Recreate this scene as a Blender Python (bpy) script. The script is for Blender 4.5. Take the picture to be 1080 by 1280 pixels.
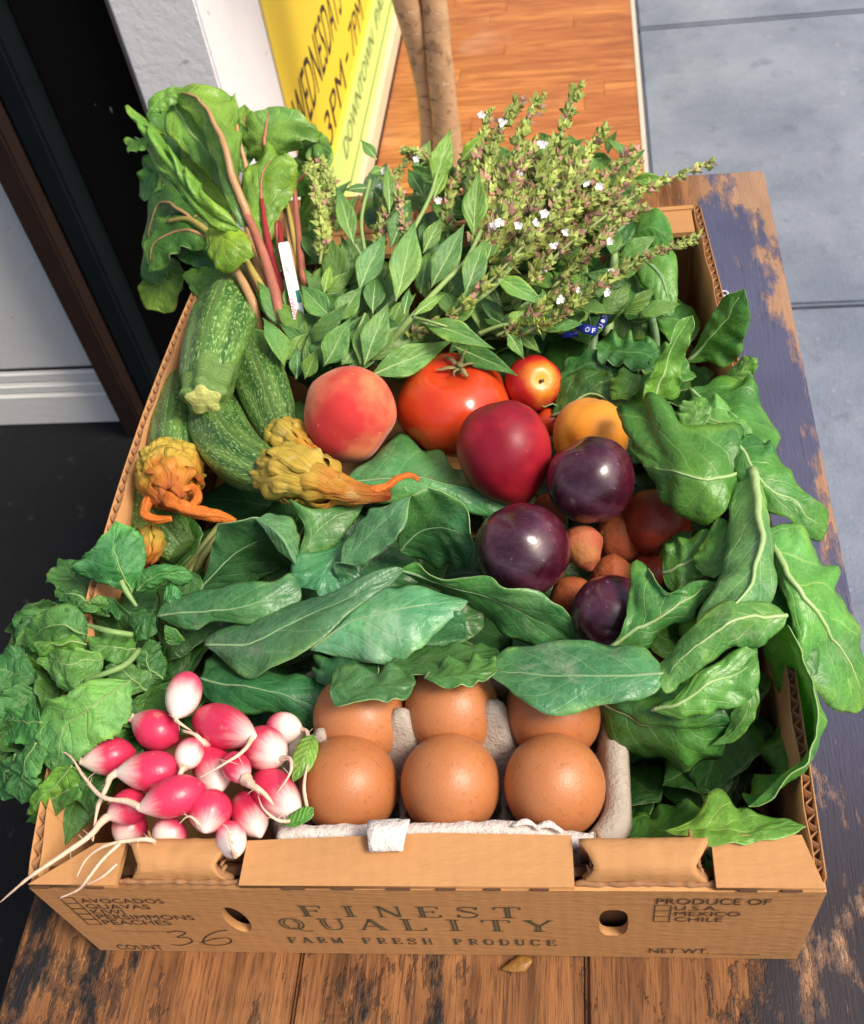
import bpy, bmesh, math, random
from mathutils import Vector, Matrix, noise, Euler

# ------------------------------------------------------------------ scene, camera, light
for o in list(bpy.data.objects): bpy.data.objects.remove(o)
sc = bpy.context.scene
COL = sc.collection
rnd = random.Random(7)
R3 = Matrix(((0.9889289, -0.01636096, -0.1474854),
             (0.08093082, -0.77360343, 0.62848065),
             (-0.12437775, -0.6334588, -0.76371469)))      # photo ray (right, down, forward) -> world
FPX, CX, CY = 1320.16, 540.0, 640.0
CAM = Vector((0, 0, 0.52))
cd = bpy.data.cameras.new('camera'); cam = bpy.data.objects.new('camera', cd); COL.objects.link(cam)
right, down, fwd = (Vector((R3[0][i], R3[1][i], R3[2][i])) for i in range(3))
m4 = Matrix((( right.x, -down.x, -fwd.x, CAM.x), (right.y, -down.y, -fwd.y, CAM.y), (right.z, -down.z, -fwd.z, CAM.z), (0, 0, 0, 1)))
cam.matrix_world = m4
cd.sensor_fit = 'HORIZONTAL'; cd.sensor_width = 36; cd.lens = FPX/1080*36
cd.clip_start = 0.02; cd.clip_end = 1000
cd.dof.use_dof = True; cd.dof.focus_distance = 0.52; cd.dof.aperture_fstop = 22
sc.camera = cam

SUN_DIR = Vector((0.60, -0.22, 0.78)).normalized()           # towards the sun
world = bpy.data.worlds.new('World'); sc.world = world; world.use_nodes = True
wn = world.node_tree.nodes; wl = world.node_tree.links
sky = wn.new('ShaderNodeTexSky'); sky.sky_type = 'NISHITA'; sky.sun_disc = False
sky.sun_elevation = math.asin(SUN_DIR.z); sky.sun_rotation = math.atan2(SUN_DIR.x, SUN_DIR.y)
sky.air_density = 1.0; sky.dust_density = 5.0; sky.ozone_density = 0.7
bg = wn['Background']; bg.inputs['Strength'].default_value = 0.13
wl.new(sky.outputs[0], bg.inputs['Color'])
sd = bpy.data.lights.new('sun', 'SUN'); sd.energy = 3.0; sd.angle = math.radians(20); sd.color = (1.0, 0.92, 0.80)
sun = bpy.data.objects.new('sun', sd); COL.objects.link(sun)
sun.rotation_euler = SUN_DIR.to_track_quat('Z', 'Y').to_euler(); sun.location = (2, 1, 3)
vs = sc.view_settings
vs.view_transform = 'Standard'; vs.look = 'None'; vs.gamma = 1.0; vs.use_curve_mapping = False; vs.exposure = 0.27
sc.cycles.use_denoising = True
sc.cycles.max_bounces = 8

# ------------------------------------------------------------------ helpers
def ray(px, py): return R3 @ Vector((px-CX, py-CY, FPX))
def W(px, py, zc):
    """photo pixel + height above the bench in cm -> world point"""
    r = ray(px, py); t = (zc/100 - CAM.z)/r.z
    return CAM + r*t
def PX(p):
    c = R3.transposed() @ (p-CAM); return (CX+FPX*c.x/c.z, CY+FPX*c.y/c.z)
def depth(p): return (p-CAM).dot(fwd)
def msize(px, p): return px*depth(p)/FPX
KB = 0.97/1.05
def B(x, y, z): return Vector((x*KB, y*KB, 0.52-KB*(0.6-z)))   # survey units of the background -> metres
GZ = -0.45

def link(o, parent=None):
    COL.objects.link(o)
    if parent is not None: o.parent = parent
    return o
def tag(o, label=None, cat=None, group=None, kind=None):
    if label: o['label'] = label
    if cat: o['category'] = cat
    if group: o['group'] = group
    if kind: o['kind'] = kind
    return o
def empty(name, loc, label, cat, group=None, rz=0.0):
    o = bpy.data.objects.new(name, None); o.empty_display_size = .02; o.location = loc; o.rotation_euler.z = rz
    link(o); tag(o, label, cat, group); return o
def world_child(o, parent):
    """parent an object whose mesh is written in world coordinates"""
    o.parent = parent; p = parent; M = Matrix()
    chain = []
    while p is not None: chain.append(p); p = p.parent
    for q in reversed(chain): M = M @ (q.matrix_parent_inverse @ q.matrix_basis)
    o.matrix_parent_inverse = M.inverted()
def mesh_obj(name, verts, faces, mats, parent=None, uvs=None, smooth=True, local=False, recenter=True):
    me = bpy.data.meshes.new(name)
    me.from_pydata([tuple(v) for v in verts], [], faces)
    if uvs is not None:
        ul = me.uv_layers.new(name='UVMap')
        for l in me.loops: ul.data[l.index].uv = uvs[l.vertex_index]
    for m in (mats if isinstance(mats, (list, tuple)) else [mats]): me.materials.append(m)
    if smooth: me.polygons.foreach_set('use_smooth', [True]*len(me.polygons))
    o = bpy.data.objects.new(name, me); COL.objects.link(o)
    if parent is not None:
        if local: o.parent = parent
        else: world_child(o, parent)
    elif recenter:
        c = sum((Vector(v) for v in verts), Vector())/len(verts)
        c.z = min(v[2] for v in verts)
        me.transform(Matrix.Translation(-c)); o.location = c
    return o
def box_mesh(name, x0, x1, y0, y1, z0, z1, mat, parent=None, bev=0.0, local=False, seg=2, recenter=True):
    bm = bmesh.new(); bmesh.ops.create_cube(bm, size=1)
    for v in bm.verts: v.co = Vector(((x0+x1)/2+v.co.x*(x1-x0), (y0+y1)/2+v.co.y*(y1-y0), (z0+z1)/2+v.co.z*(z1-z0)))
    if bev: bmesh.ops.bevel(bm, geom=bm.edges[:], offset=bev, segments=seg, affect='EDGES')
    me = bpy.data.meshes.new(name); bm.to_mesh(me); bm.free(); me.materials.append(mat)
    if bev: me.polygons.foreach_set('use_smooth', [False]*len(me.polygons))
    o = bpy.data.objects.new(name, me); COL.objects.link(o)
    if parent is not None:
        if local: o.parent = parent
        else: world_child(o, parent)
    elif recenter:
        c = Vector(((x0+x1)/2, (y0+y1)/2, z0)); me.transform(Matrix.Translation(-c)); o.location = c
    return o
def catmull(P, n):
    P = [Vector(p) for p in P]
    if len(P) == 2: P = [P[0], (P[0]+P[1])/2, P[1]]
    Q = [2*P[0]-P[1]]+P+[2*P[-1]-P[-2]]
    out = []
    k = 12
    for i in range(1, len(Q)-2):
        a, b, c, d = Q[i-1], Q[i], Q[i+1], Q[i+2]
        for j in range(k):
            t = j/k
            out.append(0.5*((2*b)+(c-a)*t+(2*a-5*b+4*c-d)*t*t+(3*b-a-3*c+d)*t**3))
    out.append(P[-1])
    L = [0.0]
    for i in range(1, len(out)): L.append(L[-1]+(out[i]-out[i-1]).length)
    res = []; j = 0
    for i in range(n+1):
        s = L[-1]*i/n
        while j < len(L)-2 and L[j+1] < s: j += 1
        d = L[j+1]-L[j]
        res.append(out[j].lerp(out[j+1], 0 if d < 1e-9 else (s-L[j])/d))
    return res
def nz(p, f, seed=0.0): return noise.noise(Vector(p)*f+Vector((seed*3.1, seed*7.7, seed*1.3)))
def interp(xs, t):
    n = len(xs)-1; f = max(0.0, min(0.9999, t))*n; i = int(f); return xs[i]+(xs[i+1]-xs[i])*(f-i)

def sweep(name, P, radii, mat, parent=None, ns=12, n=24, lobes=0, lobe_amp=0.0, twist=0.0, rough=0.0, rf=80.0, seed=0.0, squash=1.0, cap=True, local=False, pleat=None):
    C = catmull(P, n)
    T = [(C[min(i+1, n)]-C[max(i-1, 0)]).normalized() for i in range(n+1)]
    up = Vector((0, 0, 1)) if abs(T[0].z) < .9 else Vector((0, 1, 0))
    N = (up-T[0]*up.dot(T[0])).normalized()
    V = []; UV = []; Fc = []
    for i in range(n+1):
        N = (N-T[i]*N.dot(T[i])).normalized(); Bn = T[i].cross(N)
        t = i/n; r = interp(radii, t) if isinstance(radii, (list, tuple)) else radii
        for k in range(ns):
            a = 2*math.pi*k/ns
            rr = r*(1+lobe_amp*(pleat(t) if pleat else 1)*math.cos(lobes*a+twist*t)) if lobes else r
            p = C[i]+(N*math.cos(a)*squash+Bn*math.sin(a))*rr
            if rough: p = p+(p-C[i])*rough*nz(p, rf, seed)
            V.append(p); UV.append((k/ns, t))
    for i in range(n):
        for k in range(ns):
            a = i*ns+k; b = i*ns+(k+1) % ns
            Fc.append((a, b, b+ns, a+ns))
    if cap:
        V.append(C[0]); UV.append((.5, 0)); V.append(C[-1]); UV.append((.5, 1)); q = len(V)-2
        for k in range(ns):
            Fc.append((q, (k+1) % ns, k)); Fc.append((q+1, n*ns+k, n*ns+(k+1) % ns))
    return mesh_obj(name, V, Fc, mat, parent, UV, local=local)

# ------------------------------------------------------------------ materials
MATS = {}
class NT:
    def __init__(s, name):
        s.m = bpy.data.materials.new(name); s.m.use_nodes = True; s.t = s.m.node_tree; s.n = s.t.nodes
        s.b = s.n['Principled BSDF']; s.out = s.n['Material Output']
    def new(s, typ, **kw):
        nd = s.n.new('ShaderNode'+typ)
        for k, v in kw.items():
            if hasattr(nd, k): setattr(nd, k, v)
            else: nd.inputs[k].default_value = v
        return nd
    def L(s, a, b): s.t.links.new(a, b)
    def put(s, x, sock):
        if hasattr(x, 'links') or hasattr(x, 'is_linked'): s.L(x, sock)
        else: sock.default_value = x
    def math(s, op, a, b=None, c=None, clamp=False):
        nd = s.new('Math', operation=op); nd.use_clamp = clamp
        s.put(a, nd.inputs[0])
        if b is not None: s.put(b, nd.inputs[1])
        if c is not None: s.put(c, nd.inputs[2])
        return nd.outputs[0]
    def mix(s, f, a, b, mode='MIX'):
        nd = s.new('Mix', data_type='RGBA', blend_type=mode)
        s.put(f, nd.inputs[0])
        for x, i in ((a, 6), (b, 7)):
            if isinstance(x, tuple): nd.inputs[i].default_value = (*x, 1) if len(x) == 3 else x
            else: s.L(x, nd.inputs[i])
        return nd.outputs[2]
    def ramp(s, f, stops, interp='LINEAR'):
        nd = s.new('ValToRGB'); nd.color_ramp.interpolation = interp
        e = nd.color_ramp.elements
        while len(e) < len(stops): e.new(.5)
        for i, (p, c) in enumerate(stops):
            e[i].position = p; e[i].color = (*c, 1) if isinstance(c, tuple) else (c, c, c, 1)
        s.put(f, nd.inputs[0]); return nd.outputs[0]
    def noise(s, scale, detail=3, rough=.55, vec=None, dist=0.0, out=0):
        nd = s.new('TexNoise'); nd.inputs['Scale'].default_value = scale; nd.inputs['Detail'].default_value = detail
        nd.inputs['Roughness'].default_value = rough; nd.inputs['Distortion'].default_value = dist
        if vec is not None: s.L(vec, nd.inputs['Vector'])
        return nd.outputs[out]
    def coord(s, which='Object'): return s.new('TexCoord').outputs[which]
    def mapv(s, vec, scale=(1, 1, 1), rot=(0, 0, 0), loc=(0, 0, 0)):
        nd = s.new('Mapping'); s.L(vec, nd.inputs[0]); nd.inputs['Scale'].default_value = scale
        nd.inputs['Rotation'].default_value = rot; nd.inputs['Location'].default_value = loc; return nd.outputs[0]
    def smooth(s, x, a, b, lo=0.0, hi=1.0):
        nd = s.new('MapRange', interpolation_type='SMOOTHSTEP'); s.put(x, nd.inputs[0])
        nd.inputs[1].default_value = a; nd.inputs[2].default_value = b; nd.inputs[3].default_value = lo; nd.inputs[4].default_value = hi
        return nd.outputs[0]
    def bump(s, h, dist=.001, strength=1.0):
        nd = s.new('Bump'); nd.inputs['Distance'].default_value = dist; nd.inputs['Strength'].default_value = strength
        s.L(h, nd.inputs['Height']); s.L(nd.outputs[0], s.b.inputs['Normal']); return nd.outputs[0]
    def col(s, c):
        if isinstance(c, tuple): s.b.inputs['Base Color'].default_value = (*c, 1)
        else: s.L(c, s.b.inputs['Base Color'])
    def set(s, **kw):
        for k, v in kw.items():
            k = k.replace('_', ' ')
            s.put(v, s.b.inputs[k])
        return s

def leaf_mat(name, base, dark, vein, K=7, slope=2.2, width=.10, transl=.28, rough=.42, bumpd=.0012, spots=0.0, veinmix=.6, rib=.05, blotch=(.25, .11, .03), wax=.16):
    t = NT(name)
    uv = t.new('SeparateXYZ'); t.L(t.coord('UV'), uv.inputs[0])
    oc = t.coord('Object')
    oi = t.new('ObjectInfo')
    off = t.new('VectorMath', operation='ADD'); t.L(oc, off.inputs[0])
    cmb = t.new('CombineXYZ'); rr = t.math('MULTIPLY', oi.outputs['Random'], 5.0); t.L(rr, cmb.inputs[0]); t.L(rr, cmb.inputs[1]); t.L(cmb.outputs[0], off.inputs[1])
    vec = off.outputs[0]
    n1 = t.noise(38, 4, .6, vec); n2 = t.noise(160, 3, .6, vec); n3 = t.noise(14, 2, .5, vec)
    s = t.math('MULTIPLY', t.math('ABSOLUTE', t.math('SUBTRACT', uv.outputs[0], .5)), 2.0)
    v = uv.outputs[1]
    tt = t.math('SUBTRACT', t.math('MULTIPLY', v, K), t.math('MULTIPLY', s, slope))
    tt = t.math('ADD', tt, t.math('MULTIPLY', n3, .8))
    side = t.math('GREATER_THAN', uv.outputs[0], .5)
    tt = t.math('ADD', tt, t.math('MULTIPLY', side, .45))
    tri = t.math('MULTIPLY', t.math('ABSOLUTE', t.math('SUBTRACT', t.math('FRACT', tt), .5)), 2.0)
    lat = t.smooth(tri, 1-width*1.6, 1.0)
    lat = t.math('MULTIPLY', lat, t.smooth(s, .75, 1.0, 1.0, .0))
    vor = t.new('TexVoronoi', feature='DISTANCE_TO_EDGE'); vor.inputs['Scale'].default_value = 150
    wv_ = t.new('VectorMath', operation='MULTIPLY_ADD'); t.L(t.noise(60, 3, .6, vec, out=1), wv_.inputs[0]); wv_.inputs[1].default_value = (.012, .012, .012); t.L(vec, wv_.inputs[2]); t.L(wv_.outputs[0], vor.inputs['Vector'])
    net = t.smooth(vor.outputs['Distance'], 0.0, .09, 1.0, 0.0)
    mid = t.smooth(s, rib*.3, rib*1.3, 1.0, 0.0)
    mid = t.math('MULTIPLY', mid, t.smooth(v, .8, 1.0, 1.0, .2))
    vm = t.math('MAXIMUM', t.math('MULTIPLY', lat, .8), mid)
    t2 = t.math('ADD', t.math('ADD', t.math('MULTIPLY', v, K*3.1), t.math('MULTIPLY', s, slope*1.6)), t.math('MULTIPLY', n1, 1.6))
    tri2 = t.math('MULTIPLY', t.math('ABSOLUTE', t.math('SUBTRACT', t.math('FRACT', t2), .5)), 2.0)
    sub_ = t.smooth(tri2, .86, 1.0)
    vm = t.math('MAXIMUM', vm, t.math('MULTIPLY', sub_, .22))
    vm = t.math('MAXIMUM', vm, t.math('MULTIPLY', net, .26))
    c = t.mix(t.smooth(n3, .36, .64), dark, base)
    c = t.mix(t.math('MULTIPLY', t.smooth(n1, .45, .75), .45), c, tuple(min(1, x*1.55+.01) for x in base))
    nb_ = t.noise(9, 3, .55, vec)
    c = t.mix(t.smooth(nb_, .35, .65), t.mix(1.0, c, (.72, .90, 1.12), 'MULTIPLY'), t.mix(1.0, c, (1.18, 1.05, .80), 'MULTIPLY'))
    c = t.mix(t.math('MULTIPLY', t.smooth(t.noise(30, 5, .7, vec, .6), .52, .70), wax), c, (.30, .38, .31))
    c = t.mix(t.math('MULTIPLY', t.smooth(s, .70, 1.0), t.math('MULTIPLY', t.smooth(n1, .45, .65), .45)), c, tuple(min(1, q_*a_) for q_, a_ in zip(base, (2.4, 1.5, .9))))
    n4 = t.noise(420, 3, .65, vec)
    c = t.mix(t.math('MULTIPLY', t.smooth(n4, .52, .72), .35), c, tuple(x*.55 for x in dark))
    c = t.mix(t.math('MULTIPLY', vm, veinmix), c, vein)
    if spots:
        vo = t.new('TexVoronoi'); vo.inputs['Scale'].default_value = 42; vo.inputs['Randomness'].default_value = 1; t.L(vec, vo.inputs['Vector'])
        hole = t.math('MULTIPLY', t.smooth(vo.outputs['Distance'], .05, .10, 1.0, 0.0), t.math('GREATER_THAN', n1, .48))
        c = t.mix(t.math('MULTIPLY', hole, spots), c, (.012, .02, .008))
    bl = t.smooth(t.noise(22, 5, .65, vec, .5), .68, .74)
    c = t.mix(t.math('MULTIPLY', bl, .35), c, blotch)
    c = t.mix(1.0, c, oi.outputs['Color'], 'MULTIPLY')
    t.col(c)
    h = t.math('ADD', t.math('MULTIPLY', n2, .30), t.math('MULTIPLY', t.math('MAXIMUM', lat, mid), -.10))
    h = t.math('ADD', h, t.math('MULTIPLY', t.math('MULTIPLY', t.math('SUBTRACT', 1.0, tri), n3), .26))
    h = t.math('ADD', h, t.math('MULTIPLY', t.noise(95, 3, .6, vec, 1.2), .8))
    h = t.math('ADD', h, t.math('MULTIPLY', n1, .9))
    nrm = t.bump(h, bumpd)
    t.set(Roughness=t.math('ADD', t.math('ADD', t.math('MULTIPLY', n2, .22), t.math('MULTIPLY', n1, .20)), rough-.20)); t.b.inputs['Specular IOR Level'].default_value = .58
    tr = t.new('BsdfTranslucent'); cc = t.mix(1.0, c, (1.35, 1.5, .55), 'MULTIPLY'); t.L(cc, tr.inputs[0]); t.L(nrm, tr.inputs['Normal'])
    mx = t.new('MixShader'); mx.inputs[0].default_value = transl
    t.L(t.b.outputs[0], mx.inputs[1]); t.L(tr.outputs[0], mx.inputs[2]); t.L(mx.outputs[0], t.out.inputs[0])
    return t.m
def plain(name, c, rough=.5, var=.25, scale=60, bumpd=.0006, spec=.4, sss=0.0, objcol=False, detail=4):
    t = NT(name); n = t.noise(scale, detail, .6, t.coord('Object'))
    col = t.mix(n, tuple(x*(1-var) for x in c), tuple(min(1, x*(1+var)) for x in c))
    if objcol: col = t.mix(1.0, col, t.new('ObjectInfo').outputs['Color'], 'MULTIPLY')
    t.col(col); t.set(Roughness=rough); t.b.inputs['Specular IOR Level'].default_value = spec
    if bumpd: t.bump(t.noise(scale*3, 3, .6, t.coord('Object')), bumpd)
    if sss: t.b.inputs['Subsurface Weight'].default_value = sss; t.b.inputs['Subsurface Radius'].default_value = (.01, .004, .002); t.b.inputs['Subsurface Scale'].default_value = .4
    return t.m

M_COLL = leaf_mat('collard leaf', (.072, .225, .076), (.036, .138, .050), (.26, .42, .20), K=6, slope=2.0, transl=.16, rough=.40, width=.06, veinmix=.42, rib=.03, wax=.34, blotch=(.20, .16, .06))
M_GREEN = leaf_mat('salad leaf', (.128, .335, .052), (.058, .200, .036), (.36, .54, .16), K=6, slope=1.8, transl=.22, rough=.40, width=.07, veinmix=.5)
M_BASIL = leaf_mat('basil leaf', (.200, .385, .080), (.105, .250, .055), (.36, .55, .20), K=5, slope=2.4, transl=.28, rough=.48, width=.09, veinmix=.45)
M_CHARD = leaf_mat('chard leaf', (.200, .390, .060), (.095, .240, .042), (.30, .42, .14), K=6, slope=1.8, transl=.28, rough=.38, width=.09, bumpd=.0018)
M_RLEAF = leaf_mat('radish leaf', (.105, .290, .062), (.052, .175, .040), (.24, .38, .13), K=7, slope=1.6, transl=.28, rough=.55, width=.09, bumpd=.0022, spots=.75)
M_LEDGE = plain('pale leaf edge', (.30, .44, .16), .5, .2)
M_RIBC = plain('collard rib', (.22, .36, .17), .45, .2, objcol=True)
M_RIBG = plain('salad rib', (.36, .50, .20), .4, .15, objcol=True)
M_STEMB = plain('basil stem', (.26, .38, .12), .45, .2)
M_PINK = plain('chard stem pink', (.40, .14, .09), .35, .3, scale=90)
M_RED = plain('chard stem red', (.30, .030, .035), .35, .25)
M_YEL = plain('chard stem yellow', (.42, .33, .08), .35, .25)
M_TAN = plain('chard stem tan', (.46, .26, .12), .35, .25)

def loft_leaf(parent, Mp, Lp, Rp, mat, nv=22, nu=5, bulge=0.0, ripple=0.0, rf=4.0, crumple=0.0, cf=35.0, vee=0.0, seed=0.0, rib=None, rib_r=.0016, rib_mat=None, edge=M_LEDGE, tint=1.0, thick=.0005, teeth=0.0, name='leaf', face=1.0):
    Mc = catmull(Mp, nv); Lc = catmull(Lp, nv); Rc = catmull(Rp, nv)
    V = []; UV = []; Fc = []; nn = 2*nu+1
    ctr = Mc[nv//2]
    for i in range(nv+1):
        T = (Mc[min(i+1, nv)]-Mc[max(i-1, 0)])
        S = Rc[i]-Lc[i]
        N = S.cross(T)
        if N.length < 1e-10: N = Vector((0, 0, 1))
        N.normalize()
        if N.dot(CAM-Mc[i]) < 0: N = -N
        v = i/nv
        for j in range(nn):
            u = (j-nu)/nu; a = abs(u)
            E = Lc[i] if u < 0 else Rc[i]
            d = E-Mc[i]; w = d.length
            q = a
            if teeth and a > .99: q = 1+teeth*(((i % 2)*2-1)*.6+nz((v*9+seed, u, 0), 3.0))
            p = Mc[i]+d*q
            p = p+N*(bulge*w*4*a*(1-a)-vee*w*(1-a))
            if ripple:
                ph = seed*5+(1.7 if u < 0 else 0)+1.3*math.sin(v*9+seed)
                p = p+N*(ripple*w*(a*a*math.sin(6.2832*rf*v+ph)+.30*a**4*math.sin(6.2832*rf*1.73*v+ph*2.1)+.5*a*nz((v*5+seed, u*2, seed), 1.3)*2))
            if crumple:
                e = min(1.0, 5*v*(1-v)+.2)
                p = p+(noise.noise_vector(p*cf+Vector((seed, seed*2, 0)))+.5*noise.noise_vector(p*cf*2.3+Vector((seed, 0, seed)))+.22*noise.noise_vector(p*cf*5.1+Vector((0, seed, seed))))*crumple*e
            V.append(p); UV.append((.5+.5*u, v))
    for i in range(nv):
        for j in range(nn-1):
            a = i*nn+j; Fc.append((a, a+1, a+nn+1, a+nn))
    o = mesh_obj(name, V, Fc, [mat, edge], parent, UV)
    md = o.modifiers.new('thickness', 'SOLIDIFY'); md.thickness = thick; md.offset = 0; md.material_offset_rim = 1
    tc = tint if isinstance(tint, tuple) else (tint, tint, tint)
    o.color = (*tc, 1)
    if rib:
        pts = []
        for i in range(0, int(nv*rib)+1):
            c = V[i*nn+nu]; T = Mc[min(i+1, nv)]-Mc[max(i-1, 0)]; N = (Rc[i]-Lc[i]).cross(T)
            N = N.normalized() if N.length > 1e-10 else Vector((0, 0, 1))
            if N.dot(CAM-c) < 0: N = -N
            pts.append(c+N*(rib_r*.25))
        k = sweep('midrib', pts, [rib_r, rib_r*.85, rib_r*.6, rib_r*.35, rib_r*.15], rib_mat or M_RIBC, o, ns=7, n=max(8, nv//2))
        k.color = (1, 1, 1, 1)
    return o
def tleaf(parent, M, L, R, mat, **kw):
    """leaf from three curves of (photo px, photo py, height in cm)"""
    Mp = [W(*p) for p in M]
    return loft_leaf(parent, Mp, [Mp[0]]+[W(*p) for p in L]+[Mp[-1]], [Mp[0]]+[W(*p) for p in R]+[Mp[-1]], mat, **kw)
OV = [(.0, .04), (.08, .30), (.22, .78), (.38, 1.0), (.55, .90), (.72, .58), (.87, .24), (1.0, .0)]
NAR = [(.0, .03), (.08, .20), (.20, .62), (.36, 1.0), (.52, .92), (.70, .58), (.86, .22), (1.0, .0)]
LAN = [(.0, .04), (.10, .22), (.25, .60), (.45, .95), (.62, 1.0), (.8, .75), (.92, .40), (1.0, .0)]
def gleaf(parent, Bp, Tp, w, mat, arch=.12, fold=.25, roll=0.0, prof=OV, up=None, tiltview=.6, droop=0.0, **kw):
    ax = Tp-Bp; ln = ax.length; d = ax.normalized()
    mid = (Bp+Tp)/2
    if up is None: up = ((CAM-mid).normalized()*tiltview+Vector((0, 0, 1))*(1-tiltview)).normalized()
    S = d.cross(up).normalized(); N = S.cross(d).normalized()
    q = Matrix.Rotation(roll, 3, d); S = q @ S; N = q @ N
    Mp = []; Lp = []; Rp = []
    for t, p in prof:
        c = Bp+ax*t+N*(arch*ln*4*t*(1-t))-Vector((0, 0, droop*ln*t*t))
        ww = max(w*.5*p, 0)
        Mp.append(c); Lp.append(c-S*ww+N*fold*ww); Rp.append(c+S*ww+N*fold*ww)
    Lp[-1] = Rp[-1] = Mp[-1]
    return loft_leaf(parent, Mp, Lp, Rp, mat, **kw)
def stem(parent, pts, r, mat, name='stem', n=16, ns=9, **kw):
    return sweep(name, [W(*p) for p in pts], r, mat, parent, ns=ns, n=n, **kw)

def text_mesh(s, name, bold=0.0):
    cu = bpy.data.curves.new(name, 'FONT'); cu.body = s; cu.size = 1.0; cu.resolution_u = 3; cu.offset = bold
    o = bpy.data.objects.new(name, cu); COL.objects.link(o)
    dg = bpy.context.evaluated_depsgraph_get()
    me = bpy.data.meshes.new_from_object(o.evaluated_get(dg)); me.name = name
    bpy.data.objects.remove(o); bpy.data.curves.remove(cu)
    return me
def fit_text(s, name, origin, ex, ey, wid, hei, mat, parent, world=True):
    """flat lettering with its box fitted to wid x hei at origin, axes ex, ey"""
    me = text_mesh(s, name)
    xs = [v.co.x for v in me.vertices]; ys = [v.co.y for v in me.vertices]
    x0, x1, y0, y1 = min(xs), max(xs), min(ys), max(ys)
    for v in me.vertices:
        v.co = Vector(origin)+Vector(ex)*((v.co.x-x0)/(x1-x0)*wid)+Vector(ey)*((v.co.y-y0)/(y1-y0)*hei)
    me.materials.clear(); me.materials.append(mat)
    o = bpy.data.objects.new(name, me); COL.objects.link(o)
    if world: world_child(o, parent)
    else: o.parent = parent
    return o
def poly_panel(name, outer, holes, thick, mat, M, parent=None, local=True):
    """flat board with cut-outs: outline in 2D, extruded, then placed by the matrix M"""
    cu = bpy.data.curves.new(name, 'CURVE'); cu.dimensions = '2D'; cu.fill_mode = 'BOTH'; cu.extrude = thick/2
    for pl in [outer]+holes:
        sp = cu.splines.new('POLY'); sp.points.add(len(pl)-1); sp.use_cyclic_u = True
        for i, p in enumerate(pl): sp.points[i].co = (p[0], p[1], 0, 1)
    o = bpy.data.objects.new(name, cu); COL.objects.link(o)
    dg = bpy.context.evaluated_depsgraph_get()
    me = bpy.data.meshes.new_from_object(o.evaluated_get(dg)); me.name = name
    bpy.data.objects.remove(o); bpy.data.curves.remove(cu)
    me.transform(M); me.materials.clear(); me.materials.append(mat)
    q = bpy.data.objects.new(name, me); COL.objects.link(q)
    if parent is not None:
        if local: q.parent = parent
        else: world_child(q, parent)
    return q

# ------------------------------------------------------------------ the setting
def m_ground():
    t = NT('dark floor'); oc = t.coord('Object')
    n = t.noise(9, 6, .65, oc); f = t.noise(240, 3, .6, oc); sp = t.noise(46, 2, .5, oc)
    c = t.mix(n, (.004, .0042, .005), (.013, .013, .015)); c = t.mix(t.smooth(sp, .66, .74), c, (.035, .032, .03)); t.col(c)
    t.b.inputs['Specular IOR Level'].default_value = .2; t.set(Roughness=.8); t.bump(f, .0025); return t.m
def m_slab():
    t = NT('concrete slab'); oc = t.coord('Object'); oi = t.new('ObjectInfo')
    n = t.noise(5, 6, .62, oc); s = t.noise(26, 5, .6, oc); f = t.noise(320, 3, .6, oc)
    c = t.mix(t.smooth(n, .3, .7), (.140, .170, .235), (.235, .270, .345))
    c = t.mix(t.math('MULTIPLY', t.smooth(s, .55, .72), .5), c, (.095, .115, .160))
    c = t.mix(t.math('MULTIPLY', t.smooth(t.noise(70, 3, .5, oc), .68, .74), .6), c, (.36, .35, .34))
    c = t.mix(t.math('MULTIPLY', t.math('SUBTRACT', f, .5), .5), c, (.4, .4, .42)); t.col(c)
    t.set(Roughness=.8); t.bump(t.math('ADD', f, t.math('MULTIPLY', s, 2.0)), .0015); return t.m
def m_deck():
    t = NT('varnished deck wood'); oi = t.new('ObjectInfo'); oc = t.coord('Object')
    cm = t.new('CombineXYZ'); t.L(t.math('MULTIPLY', oi.outputs['Random'], 37.0), cm.inputs[1]); t.L(t.math('MULTIPLY', oi.outputs['Random'], 11.0), cm.inputs[0])
    ad = t.new('VectorMath', operation='ADD'); t.L(oc, ad.inputs[0]); t.L(cm.outputs[0], ad.inputs[1])
    v = t.mapv(ad.outputs[0], (3, 34, 34)); g = t.noise(2.2, 5, .6, v, 1.6); g2 = t.noise(14, 3, .6, v)
    a = t.mix(oi.outputs['Random'], (.42, .150, .040), (.62, .255, .075))
    c = t.mix(t.smooth(g, .3, .72), tuple((.27, .082, .022)), a)
    c = t.mix(t.math('MULTIPLY', t.smooth(g2, .5, .8), .25), c, (.16, .05, .016))
    du = t.smooth(t.noise(6, 4, .6, oc), .56, .78); c = t.mix(t.math('MULTIPLY', du, .22), c, (.6, .42, .32)); t.col(c)
    t.set(Roughness=.33); t.bump(g2, .0004); return t.m
def m_white(name, c, dirt=.3):
    t = NT(name); oc = t.coord('Object'); n = t.noise(7, 5, .6, oc); s = t.noise(60, 3, .5, oc)
    k = t.mix(t.math('MULTIPLY', t.smooth(n, .5, .8), dirt), c, tuple(x*.72 for x in c))
    k = t.mix(t.math('MULTIPLY', t.smooth(s, .70, .74), .55), k, (.22, .21, .2)); t.col(k); t.set(Roughness=.55); t.bump(t.noise(110, 4, .6, oc), .0008); return t.m
M_GROUND = m_ground(); M_SLAB = m_slab(); M_DECK = m_deck()
M_WALL = m_white('white wall paint', (.74, .73, .69)); M_PILLAR = m_white('white pillar paint', (.80, .80, .80), .12)
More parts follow.
